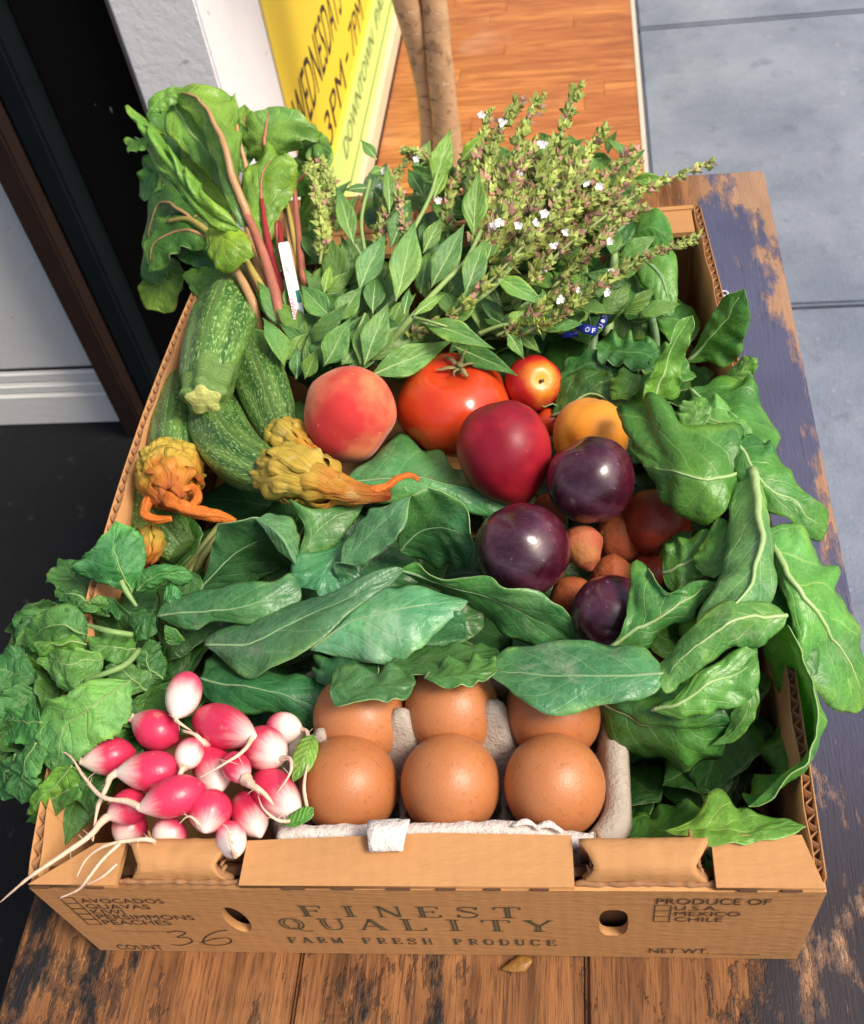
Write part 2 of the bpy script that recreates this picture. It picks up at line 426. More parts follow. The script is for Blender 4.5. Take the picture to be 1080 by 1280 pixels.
def m_black():
    t = NT('black door paint'); oc = t.coord('Object'); s = t.noise(75, 2, .5, t.mapv(oc, (1, 1, .35)))
    c = t.mix(t.smooth(s, .745, .765), (.0045, .0042, .004), (.25, .22, .18)); t.col(c); t.b.inputs['Specular IOR Level'].default_value = .12; t.set(Roughness=.6); t.bump(t.noise(40, 4, .6, oc), .0006); return t.m
M_BLACK = m_black()
M_NAVY = plain('blue black frame paint', (.006, .009, .011), .55, .3, 20, spec=.15)
M_BROWN = plain('dark brown trim', (.022, .012, .009), .6, .35, 25, spec=.2)
M_JOINT = plain('dark joint dirt', (.018, .017, .018), .9, .4, 60)

g = mesh_obj('ground', [(-120, -120, GZ-.03), (120, -120, GZ-.03), (120, 120, GZ-.03), (-120, 120, GZ-.03)], [(0, 1, 2, 3)], M_JOINT, smooth=False); tag(g, kind='structure')
XD = 0.1055*KB; XS = -0.385*KB
df = box_mesh('dark_floor', -3.5, XS-.012, -2.5, 2.6, GZ-.026, GZ, M_GROUND); tag(df, kind='structure')
df2 = box_mesh('dark_floor_strip', XS-.012, XD-.004, -2.5, .78, GZ-.026, GZ-.0005, M_GROUND); tag(df2, kind='structure')
# pavement of big slabs
pv = bpy.data.objects.new('pavement', None); COL.objects.link(pv); pv.location = (XD, 1, GZ); tag(pv, kind='structure')
ys = [-1.0, .36, 1.243*KB, 2.105*KB, 2.95, 3.9]
for i in range(len(ys)-1):
    for x0, x1 in ((XD+.003, XD+1.02), (XD+1.02, XD+2.0), (XD+2.0, XD+3.0)):
        dz = rnd.uniform(-.002, .002)
        box_mesh('slab', x0+.003, x1-.003, ys[i]+.0035, ys[i+1]-.0035, GZ-.025, GZ+dz, M_SLAB, pv, bev=.004)
# wooden deck: staves with staggered joints
dk = bpy.data.objects.new('wooden_deck', None); COL.objects.link(dk); dk.location = (0, 1.5, GZ); tag(dk, kind='structure')
y = .80; row = 0; DW = .0415
while y < 3.0:
    x = XS+.004-rnd.uniform(0, .35)
    while x < XD-.006:
        ln = rnd.uniform(.22, .55); x1 = min(x+ln, XD-.005)
        if XD-.005-x1 < .05: x1 = XD-.005
        xa = max(x, XS+.004)
        if x1-xa > .01: box_mesh('stave', xa+.0003, x1-.0003, y+.0003, y+DW-.0003, GZ-.022, GZ+.004+rnd.uniform(-.0003, .0003), M_DECK, dk, bev=.0006, seg=1)
        x = x1
    y += DW; row += 1
box_mesh('metal_edge_strip', XD-.005, XD+.003, .80, 3.0, GZ-.02, GZ+.0055, plain('edge strip', (.55, .5, .45), .35, .1), dk, bev=.0006, seg=1)

# white wall with baseboard, dark door set, pillar
b0 = B(-.664, 1.05, -.45)
wl_ = empty('white_wall', (-1.6, b0.y, GZ), 'white plaster wall with stepped baseboard above the dark floor', 'wall')
box_mesh('wall_panel', -3.4, b0.x, b0.y+.012, b0.y+.16, GZ, 2.2, M_WALL, wl_)
box_mesh('baseboard', -3.4, b0.x-.001, b0.y-.004, b0.y+.012, GZ, GZ+.054, M_WALL, wl_, bev=.002)
box_mesh('baseboard_step', -3.4, b0.x-.001, b0.y+.000, b0.y+.012, GZ+.054, GZ+.070, M_WALL, wl_, bev=.003)
box_mesh('baseboard_cap', -3.4, b0.x-.001, b0.y+.004, b0.y+.012, GZ+.070, GZ+.088, M_WALL, wl_, bev=.003)
box_mesh('caulk_gap', -3.4, b0.x-.001, b0.y+.0085, b0.y+.012, GZ+.088, GZ+.0905, M_JOINT, wl_)
dr = empty('black_door_set', (-.52, b0.y, GZ), 'black painted door with dark brown trim beside the white wall', 'door')
x1 = B(-.632, 1.05, 0).x; x2 = B(-.600, 1.05, 0).x; x3 = B(-.481, 1.05, 0).x
box_mesh('trim', b0.x+.0005, x1, b0.y-.035, b0.y+.16, GZ, 2.2, M_BROWN, dr, bev=.003)
box_mesh('frame', x1+.0005, x2, b0.y-.012, b0.y+.16, GZ, 2.2, M_NAVY, dr, bev=.004)
box_mesh('door_leaf', x2+.0005, x3-.0005, b0.y+.028, b0.y+.07, GZ+.006, 2.1, M_BLACK, dr, bev=.002)
pl = empty('white_pillar', (x3+.05, b0.y+.08, GZ), 'square white pillar standing between black door and yellow notice board', 'pillar')
box_mesh('shaft', x3+.004, XS, b0.y, B(0, 1.262, 0).y, GZ, 2.3, M_PILLAR, pl, bev=.0025)
box_mesh('wood_edge', x3, x3+.0035, b0.y+.004, b0.y+.10, GZ, 2.2, plain('bare wood edge', (.20, .15, .12), .7, .4, 40), pl)

# yellow notice board standing on the deck along the pillar face
M_YELLOW = plain('yellow print', (.86, .66, .045), .45, .06, 8, 0); M_LIME = plain('lime print', (.58, .80, .22), .45, .06, 8, 0)
M_STRIPE = plain('bright yellow print', (.90, .82, .08), .45, .04, 8, 0); M_INK = plain('black print ink', (.022, .018, .02), .55, .2, 80, 0); M_INKG = plain('grey green print ink', (.12, .17, .07), .55, .3, 80, 0)
M_CREAM = plain('pale frame wood', (.72, .56, .38), .5, .15, 30)
YA, YB = B(0, 1.264, 0).y, B(0, 2.75, 0).y
zb = lambda z: B(0, 0, z).z
nb = empty('notice_board', (XS, (YA+YB)/2, GZ), 'yellow and lime printed notice board standing against the white pillar', 'notice board')
XF = XS+.001
box_mesh('backing', XS-.022, XF, YA, YB, GZ+.006, 1.0, M_CREAM, nb)
box_mesh('yellow_panel', XF+.0002, XF+.0012, YA, YB-.002, zb(-.268)+.0002, .99, M_YELLOW, nb)
box_mesh('stripe', XF+.0002, XF+.0013, YA, YB-.002, zb(-.285)+.0002, zb(-.268), M_STRIPE, nb)
box_mesh('lime_panel', XF+.0002, XF+.0012, YA, YB-.002, zb(-.398), zb(-.285), M_LIME, nb)
box_mesh('bottom_rail', XF+.0002, XF+.012, YA, YB, zb(-.440), zb(-.398)-.0004, M_CREAM, nb, bev=.002)
box_mesh('gap_shade_strip', XF-.006, XF+.014, YA, YB, GZ+.0045, zb(-.440)-.0004, M_BROWN, nb)  # dark strip standing in for the shaded gap under the rail
EY, EZ = Vector((0, 1, 0)), Vector((0, 0, 1))
def sign_text(s, y0, y1, z0, z1, mat):
    a = B(0, y0, z0); b_ = B(0, y1, z1)
    fit_text(s, 'lettering', (XF+.0016, a.y, a.z), EY, EZ, b_.y-a.y, b_.z-a.z, mat, nb)
sign_text('WEDNESDAYS', 1.285, 1.690, -.174, -.101, M_INK)
sign_text('3PM', 1.430, 1.615, -.263, -.211, M_INK)
sign_text('-', 1.645, 1.672, -.240, -.232, M_INK)
sign_text('7PM', 1.705, 1.845, -.263, -.211, M_INK)
sign_text('DOWNTOWN', 1.515, 1.90, -.336, -.304, M_INKG)
sign_text('PARK', 1.95, 2.14, -.336, -.304, M_INKG)
a = B(0, 1.50, -.377); b_ = B(0, 2.2, -.373)
box_mesh('printed_rule', XF+.0013, XF+.0016, a.y, b_.y, a.z, b_.z, M_INKG, nb)

# potted plant with braided trunk behind the bench
def m_bark():
    t = NT('smooth tan bark'); oc = t.coord('Object'); uvn = t.new('SeparateXYZ'); t.L(t.coord('UV'), uvn.inputs[0])
    n = t.noise(26, 4, .6, oc); rg = t.math('FRACT', t.math('ADD', t.math('MULTIPLY', uvn.outputs[1], 34), t.math('MULTIPLY', n, 1.3)))
    ring = t.smooth(rg, .0, .08, 1, 0)
    c = t.mix(n, (.36, .19, .085), (.62, .38, .20)); c = t.mix(t.math('MULTIPLY', ring, .5), c, (.60, .42, .27))
    c = t.mix(t.math('MULTIPLY', t.smooth(t.noise(60, 3, .6, oc), .55, .64), .6), c, (.16, .08, .038)); t.col(c); t.set(Roughness=.6)
    t.bump(t.math('ADD', t.math('MULTIPLY', ring, 1.0), n), .004); return t.m
M_BARK = m_bark()
tb = W(553, 262, -27)
tr = empty('potted_tree', (tb.x, tb.y, GZ), 'braided tan tree trunk in a pot standing on the wooden deck', 'tree')
def tp(px, py, up):            # point on the vertical plane through the pot
    r = ray(px, py); t = tb.y/r.y; return CAM+r*t+Vector((0, up, 0))
sweep('trunk', [tp(566, 290, 0), tp(560, 180, -.004), tp(551, 90, -.004), tp(541, 0, 0), tp(530, -110, .005), tp(505, -330, .0), tp(480, -620, .0)], [.024, .0155, .0145, .0150, .0155], M_BARK, tr, ns=18, n=110, rough=.10, rf=28)
sweep('trunk', [tp(549, 290, .01), tp(541, 190, .014), tp(534, 120, .010), tp(520, 50, .002), tp(508, 0, -.004), tp(484, -110, 0), tp(470, -330, .01), tp(478, -620, .01)], [.021, .0135, .0150, .0155, .0155], M_BARK, tr, ns=18, n=110, rough=.10, rf=28, seed=3)
sweep('trunk', [tp(540, 290, .03), tp(537, 190, .035), tp(526, 100, .035), tp(521, 0, .03), tp(516, -110, .03), tp(492, -330, .03), tp(470, -620, .02)], [.019, .0125, .0125, .0125, .0125], M_BARK, tr, ns=14, n=90, rough=.10, rf=28, seed=5)
top_ = tp(476, -615, .01); rc_ = random.Random(5)
for i in range(60):        # crown of long leaves on thin stalks
    a_ = rc_.uniform(0, 6.283); e_ = rc_.uniform(-.2, 1.2); d_ = Vector((math.cos(a_)*math.cos(e_), math.sin(a_)*math.cos(e_), math.sin(e_)))
    b_ = top_+d_*rc_.uniform(.02, .16); gleaf(tr, b_, b_+d_*rc_.uniform(.09, .15)+Vector((0, 0, -.03)), rc_.uniform(.03, .045), M_GREEN, prof=LAN, up=Vector((0, 0, 1)), nv=10, nu=2, tint=(.6, .7, .6), seed=i, name='leaf')
    sweep('stalk', [top_, (top_+b_)/2+Vector((0, 0, .01)), b_], [.002, .0015, .001], M_STEMB, tr, ns=6, n=6)
M_POT = plain('dark clay pot', (.10, .06, .045), .7, .2); M_SOIL = plain('potting soil', (.03, .02, .014), .95, .5, 90, .004)
zt = tb.z-.02
sweep('pot', [(tb.x, tb.y, GZ+.004), (tb.x, tb.y, GZ+.03), (tb.x, tb.y, zt-.03), (tb.x, tb.y, zt-.0295), (tb.x, tb.y, zt)], [.050, .053, .064, .070, .070], M_POT, tr, ns=28, n=20)
sweep('soil', [(tb.x, tb.y, zt), (tb.x, tb.y, zt+.004)], [.064, .055], M_SOIL, tr, ns=24, n=4, rough=.3, rf=60)

# ------------------------------------------------------------------ bench
S = 0.52/0.6
def m_bench():
    t = NT('worn painted bench wood'); oc = t.coord('Object'); xyz = t.new('SeparateXYZ'); t.L(oc, xyz.inputs[0])
    gv = t.mapv(oc, (60, 4.5, 20)); g = t.noise(1.6, 6, .65, gv, .8); fine = t.noise(9, 4, .7, t.mapv(oc, (90, 5, 60)))
    w = t.mix(t.smooth(g, .25, .75), (.090, .034, .011), (.33, .138, .045)); w = t.mix(t.math('MULTIPLY', t.smooth(fine, .48, .66), .75), w, (.060, .022, .009))
    w = t.mix(t.math('MULTIPLY', t.smooth(t.noise(16, 4, .6, oc), .5, .75), .5), w, (.46, .22, .085))
    w = t.mix(t.math('MULTIPLY', t.smooth(xyz.outputs[0], .07, .12), .75), w, t.mix(g, (.30, .17, .105), (.52, .34, .22)))
    ps = t.noise(1.0, 7, .72, t.mapv(oc, (15, 5.5, 15)), .35); pf = t.noise(70, 5, .7, t.mapv(oc, (1.6, .5, 1)))
    pm = t.math('ADD', ps, t.math('MULTIPLY', t.math('SUBTRACT', pf, .5), .60))
    right = t.smooth(xyz.outputs[0], .050, .108, -.02, .22)
    left = t.smooth(xyz.outputs[0], -.20, -.27, 0, .07)
    back = t.smooth(xyz.outputs[1], .68, .79, 0, -.20)
    edge = t.smooth(xyz.outputs[0], .126, .147, 0, -.17)
    edge = t.math('MULTIPLY', edge, t.smooth(t.noise(7, 3, .6, oc), .38, .56))
    pm = t.math('ADD', pm, t.math('ADD', t.math('ADD', right, left), t.math('ADD', back, edge)))
    mask = t.math('ADD', t.math('MULTIPLY', t.smooth(pm, .535, .575), .55), t.math('MULTIPLY', t.smooth(pm, .575, .66), .45))
    pn = t.noise(9, 4, .6, oc)
    pcol_sky = t.mix(t.smooth(xyz.outputs[0], .05, .10), (.010, .009, .009), t.mix(t.smooth(xyz.outputs[1], .16, .36), t.mix(pn, (.022, .018, .022), (.050, .042, .050)), t.mix(pn, (.048, .052, .100), (.115, .124, .210))))  # bluer towards the back: sky reflection put into the paint colour
    pcol_sky = t.mix(t.math('MULTIPLY', t.smooth(t.noise(13, 5, .7, t.mapv(oc, (30, 1.2, 10))), .56, .66), .5), pcol_sky, (.035, .026, .030))
    t.col(t.mix(mask, w, pcol_sky)); t.b.inputs['Specular IOR Level'].default_value = .3; t.set(Roughness=t.math('ADD', .55, t.math('MULTIPLY', mask, -.08)))
    t.bump(t.math('ADD', t.math('MULTIPLY', fine, .7), t.math('MULTIPLY', mask, .8)), .0009); return t.m
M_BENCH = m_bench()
bench = empty('wooden_bench', (-.07, .3, GZ), 'low wooden bench with worn dark paint under the cardboard box', 'bench')
xa, xb = -.334*S, .1695*S; sx = [xa, W(367, 1240, 0).x, W(731, 1240, 0).x, xb]
for i in range(3):
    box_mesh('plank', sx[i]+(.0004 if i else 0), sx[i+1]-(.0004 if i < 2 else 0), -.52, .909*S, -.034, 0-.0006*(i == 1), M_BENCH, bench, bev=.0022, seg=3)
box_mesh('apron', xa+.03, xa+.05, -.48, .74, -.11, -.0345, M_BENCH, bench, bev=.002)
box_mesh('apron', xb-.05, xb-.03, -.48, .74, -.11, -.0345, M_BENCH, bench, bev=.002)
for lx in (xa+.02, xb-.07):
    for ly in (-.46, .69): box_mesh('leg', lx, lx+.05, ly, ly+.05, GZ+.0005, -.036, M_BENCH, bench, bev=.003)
ring_c = W(905, 367, .1)
def torus(name, c, R, r, mat, n=28, k=8):
    V = []; Fc = []
    for i in range(n):
        a = 6.28318*i/n
        for j in range(k):
            b = 6.28318*j/k; V.append((c.x+(R+r*math.cos(b))*math.cos(a), c.y+(R+r*math.cos(b))*math.sin(a), c.z+r*math.sin(b)))
    for i in range(n):
        for j in range(k): Fc.append((i*k+j, ((i+1) % n)*k+j, ((i+1) % n)*k+(j+1) % k, i*k+(j+1) % k))
    return mesh_obj(name, V, Fc, mat)
tag(torus('metal_ring', W(905, 367, .12), .0028, .0007, plain('grey metal', (.7, .7, .72), .3, .1)), 'tiny silver ring lying on the bench beside the box wall', 'ring')
c0 = W(646, 1207, .2)
tag(sweep('dry_scrap', [c0+Vector((-.007, -.002, 0)), c0, c0+Vector((.007, .003, 0))], [.0006, .003, .0035, .0008], plain('amber scrap', (.25, .12, .025), .4, .5, 150), ns=10, n=12, squash=.4, rough=.4), 'small amber dry scrap lying on the bench before the box', 'scrap')

# ------------------------------------------------------------------ cardboard box
def m_card(name, c):
    t = NT(name); oc = t.coord('Object'); n = t.noise(10, 5, .6, oc); f = t.noise(300, 3, .7, t.mapv(oc, (.25, 1, 1)))
    k = t.mix(n, tuple(x*.72 for x in c), tuple(min(1, x*1.10) for x in c)); k = t.mix(t.math('MULTIPLY', t.math('SUBTRACT', f, .5), .5), k, tuple(x*.5 for x in c))
    k = t.mix(t.math('MULTIPLY', t.smooth(t.noise(28, 5, .65, oc), .56, .72), .38), k, tuple(x*.62 for x in c)); t.col(k); t.set(Roughness=.72); t.b.inputs['Specular IOR Level'].default_value = .25
    wv = t.new('TexWave', wave_type='BANDS', bands_direction='X'); wv.inputs['Scale'].default_value = 44; wv.inputs['Distortion'].default_value = .4; t.L(oc, wv.inputs['Vector'])
    t.bump(t.math('ADD', t.math('MULTIPLY', wv.outputs[1], .10), t.math('ADD', f, n)), .0006); return t.m
M_CARD = m_card('kraft card', (.54, .270, .105)); M_CARDD = m_card('raw card edge', (.33, .165, .075)); M_PRINT = plain('brown black box print', (.050, .034, .024), .7, .3, 200, 0)
M_PRINTG = plain('dark green box print', (.075, .080, .045), .7, .3, 200, 0); M_SLIT = plain('slit shadow card', (.10, .045, .02), .9, .3)
M_HOLE = m_card('shaded inner card', (.17, .085, .04))  # card colour darkened to read as shade behind the vent holes
f0 = Vector((-.2820*S, .1712*S, 0)); ROT = math.radians(1.8)
BW, BL, BH = .3865*S, .527*S, .0995*S; CT = .0038
bx = empty('cardboard_box', f0, 'open printed cardboard produce box filled with vegetables fruit and eggs', 'box', rz=ROT)
bpy.context.view_layer.update()
RZ = Matrix.Rotation(ROT, 3, 'Z'); RZI = RZ.inverted()
def loc(p): return RZI @ (p-f0)
def FP(px, py):
    """photo pixel on the box's front face -> local (x, z)"""
    a = loc(CAM); r = RZI @ ray(px, py); t = -a.y/r.y; p = a+r*t; return p.x, p.z
def LP(px, py, zc): p = loc(W(px, py, zc)); return p.x, p.y
def ell(cx, cy, a, b, n=22, p=2.0):
    o_ = []
    for i in range(n):
        q = 6.28318*i/n; c, s = math.cos(q), math.sin(q)
        o_.append((cx+a*math.copysign(abs(c)**(2/p), c), cy+b*math.copysign(abs(s)**(2/p), s)))
    return o_
h1 = FP(296, 1150); h2 = FP(767, 1154)
MF = Matrix(((1, 0, 0, 0), (0, 0, 1, CT/2), (0, 1, 0, 0), (0, 0, 0, 1)))
fp = poly_panel('front_panel', [(0.0, .0006), (BW*.33, .0004), (BW*.62, .0010), (BW, .0006), (BW, BH), (0, BH)], [ell(h1[0], h1[1], .0055, .0165), ell(h2[0], h2[1], .0063, .0165, p=3)], CT, M_CARD, MF, bx)
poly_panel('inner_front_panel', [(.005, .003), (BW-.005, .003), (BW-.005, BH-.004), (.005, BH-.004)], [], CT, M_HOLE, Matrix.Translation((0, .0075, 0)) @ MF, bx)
# ledge folded in over the front, with two notches
def lx(px, py=1100): return LP(px, py, BH*100)[0]
n1a, n1b, n2a, n2b = lx(150), lx(303), lx(718), lx(893)
ya = LP(125, 1060, BH*100)[1]; yb = LP(1000, 1050, BH*100)[1]
ledge = [(.002, .0), (n1a, 0), (n1a+.0005, ya*.55), (n1a-.001, ya)]
poly = [(.001, 0), (n1a, 0), (n1a+.001, ya+.001), (LP(125, 1060, BH*100)[0], ya)]
ML = Matrix.Translation((0, .0002, BH+CT/2+.0002)) @ Matrix.Rotation(math.radians(3), 4, 'X')
poly_panel('front_ledge', poly, [], CT, M_CARD, ML, bx)
poly_panel('front_ledge', [(n1b, 0), (n2a, 0), (n2a-.0004, yb), (n1b+(n2a-n1b)*.6, yb+.0012), (n1b+.001, ya+.0012)], [], CT, M_CARD, ML, bx)
poly_panel('front_ledge', [(n2b, 0), (BW-.001, 0), (LP(1000, 1050, BH*100)[0], yb), (n2b, yb)], [], CT, M_CARD, ML, bx)
def wavy_strip(name, fn, n, z0, z1, mat, parent, thick=.0005):
    V = []; Fc = []
    for i in range(n+1):
        a, b = fn(i/n); V += [(a, b, z0), (a, b, z1)]
    for i in range(n): Fc.append((2*i, 2*i+2, 2*i+3, 2*i+1))
    o = mesh_obj(name, V, Fc, mat, parent, local=True)
    md = o.modifiers.new('thickness', 'SOLIDIFY'); md.thickness = thick; md.offset = 0
    return o
def bow(side, t):
    return (-.015*math.sin(math.pi*min(1, t*1.02))**.8 if side < 0 else .006*math.sin(math.pi*t))
for side, X in ((-1, .0), (1, BW)):
    h = BH+.0035
    y0, y1 = .0045, BL
    base = lambda t, s=side, X=X: (X+bow(s, t), y0+(y1-y0)*t)
    d = CT/2+.0002
    sw = wavy_strip('side_wall', lambda t: (base(t)[0]-d*side*0+side*.0, base(t)[1]), 60, .0008, h, M_CARD, bx)
    nwv = 62
    wavy_strip('flute', lambda t: (base(t)[0]-side*(d+(d-.0004)*math.sin(t*nwv*6.283)), base(t)[1]), nwv*8, .0012, h-.0006, M_CARDD, bx, .0004)
    wavy_strip('inner_liner', lambda t: (base(t)[0]-side*2*d+.0006*math.sin(t*70), base(t)[1]), 60, .0008, h-.0004, M_CARD, bx)
box_mesh('back_wall', .0045, BW-.0045, BL-CT, BL, .0008, BH+.004, M_CARD, bx, local=True)
box_mesh('back_ledge', .006, BW-.006, BL-.028, BL-CT-.0003, BH-.0005, BH+.0030, M_CARD, bx, local=True)
box_mesh('base', .004, BW-.004, CT+.001, BL-CT-.001, .0010, .0045, M_CARD, bx, local=True)
# stacking tabs standing in the notches
def tab(a, b, seed):
    prof = [(.0030, BH-.0060), (.0036, BH+.0015), (.0052, BH+.0072), (.0095, BH+.0098), (.0165, BH+.0098), (.0195, BH+.0060), (.0200, BH-.014)]
    C = catmull([Vector((0, *p)) for p in prof], 22); V = []; Fc = []; n = 14
    for i, c in enumerate(C):
        k = i/22; ins = .006*max(0, 1-abs(k-.30)*5)+.0008
        for j in range(n+1):
            u = j/n; x = a+ins+(b-a-2*ins)*u
            q = nz((x, c.y, c.z), 160, seed)*.0007
            V.append((x+q, c.y+q*.6, c.z+q))
    for i in range(22):
        for j in range(n): A = i*(n+1)+j; Fc.append((A, A+1, A+n+2, A+n+1))
    o = mesh_obj('stacking_tab', V, Fc, [M_CARD, M_CARDD], bx, local=True)
    md = o.modifiers.new('thickness', 'SOLIDIFY'); md.thickness = .0034; md.offset = -1; md.material_offset_rim = 1
    # torn flute ends at either side of the tab
    for xx, sg in ((a+.004, 1), (b-.004, -1)):
        for kk in range(5):
            p0 = Vector((xx+sg*.001*kk, .005+.003*kk, BH+.002+.001*kk)); L_ = [p0+Vector((sg*.001*rnd.uniform(-1, 1)*t, .0045*t, .0022*math.sin(t*3+kk))) for t in (0, .4, .8, 1.2)]
            sweep('torn_flute', L_, [.0007, .0011, .0009, .0005], M_CARDD, o, ns=5, n=6, rough=.4, squash=.5, local=True)
tab(n1a+.004, n1b-.004, 1); tab(n2a+.002, n2b-.001, 2)
# torn lip under the tabs
for a, b, s in ((n1a, n1b, 1), (n2a, n2b, 5)):
    P = [Vector((a+(b-a)*i/14, .0028, BH+.0005+.0008*nz((i, s, 0), .9))) for i in range(15)]
    sweep('torn_edge', P, .0013, M_CARDD, bx, ns=6, n=50, rough=.7, rf=300, local=True)
# crease slits
sm = None
for i in range(16):
    px = 60+i*62+rnd.uniform(-6, 6)
    if 140 < px < 315 or 705 < px < 905: continue
    x = lx(px); sl = .0040+rnd.uniform(-.001, .001)
    if sm is None:
        sm = box_mesh('perforation_slit', -sl, sl, -.0006, .0010, BH+.0006, BH+.0022, M_SLIT, bx, bev=.0004, local=True, seg=1); sm.location.x = x
    else:
        o = sm.copy(); COL.objects.link(o); o.location.x = x; o.scale.x = rnd.uniform(.7, 1.2)
# print
EX, EZ3 = Vector((1, 0, 0)), Vector((0, 0, 1))
def btext(s, px0, px1, pyt, pyb, mat=M_PRINT, pxt=None):
    a = FP(px0, pyb); b = FP(px1, pyb); c = FP(px0, pyt)
    fit_text(s, 'printed_text', (a[0], -.0004, a[1]), EX, EZ3, b[0]-a[0], c[1]-a[1], mat, fp, world=False)
def bline(pts, w=.0005, mat=M_PRINT, name='printed_line'):
    P = [Vector((x, -.0003, z)) for x, z in pts]
    V = []; Fc = []
    C = P if len(P) == 2 else catmull(P, len(P)*6)
    for i, c in enumerate(C):
        t = (C[min(i+1, len(C)-1)]-C[max(i-1, 0)]).normalized(); nrm = Vector((-t.z, 0, t.x))*w*.5
        V += [c+nrm, c-nrm]
    for i in range(len(C)-1): Fc.append((2*i, 2*i+1, 2*i+3, 2*i+2))
    return mesh_obj(name, V, Fc, mat, fp, smooth=False, local=True)
x_l, z_l = FP(104, 1125.5)
xs_ = [FP(104, 1128)[0]]*6
rows = [('AVOCADOS', 1128.5, 207), ('GUAVAS', 1135.5, 190), ('KIWI', 1142.0, 158), ('PERSIMMONS', 1149.0, 245), ('PEACHES', 1155.5, 216)]
zs = []
for s, pyb, pxe in rows:
    xb_, zb_ = FP(pxe, pyb); z_bot = FP(pxe, pyb)[1]; z_top = FP(pxe, pyb-5.6)[1]; x_start = FP(104, 1128.5)[0]
    fit_text(s, 'printed_text', (x_start, -.0004, z_bot), EX, EZ3, xb_-x_start, z_top-z_bot, M_PRINT, fp, world=False); zs.append((z_bot, z_top))
xl = FP(104, 1128.5)[0]-.0085
for zb_, zt_ in zs:
    m_ = .0008
    bline([(xl, zb_-m_), (xl+.0065, zb_-m_)]); bline([(xl, zt_+m_), (xl+.0065, zt_+m_)])
    for q in (xl, xl+.0065): bline([(q, zb_-m_), (q, zt_+m_)])
a = FP(128, 1163); b = FP(225, 1161); bline([(xl+.0085, a[1]), (b[0], a[1])], .0004)
a = FP(150, 1186); b = FP(206, 1186); c = FP(206, 1180)
fit_text('COUNT', 'printed_text', (a[0], -.0004, a[1]), EX, EZ3, b[0]-a[0], c[1]-b[1], M_PRINT, fp, world=False)
hw = lambda pts: [FP(x, y_) for x, y_ in pts]
bline(hw([(209, 1165), (222, 1163), (232, 1166), (222, 1171), (236, 1172), (240, 1177), (226, 1181), (214, 1180)]), .0008, name='handwritten_mark')
bline(hw([(284, 1162), (268, 1165), (256, 1172), (256, 1179), (272, 1181), (288, 1178), (286, 1172), (268, 1173), (250, 1178)]), .0008, name='handwritten_mark')
btext('PRODUCE OF', 820, 963, 1122, 1129.5); btext('U.S.A.', 843, 899, 1131.5, 1137); btext('MEXICO', 843, 925, 1138.5, 1144); btext('CHILE', 843, 903, 1145.5, 1151)
for i in range(4):
    p = FP(818, 1131+6.8*i); q = FP(838, 1131+6.8*i); bline([p, (q[0], p[1])])
p = FP(818, 1131); q = FP(818, 1151.4)
for xx in (FP(818, 1140)[0], FP(838, 1140)[0]): bline([(xx, p[1]), (xx, q[1])])
btext('NET WT.', 811, 886, 1184.5, 1190.5); p = FP(890, 1192); q = FP(950, 1193); bline([p, (q[0], p[1])], .0004)
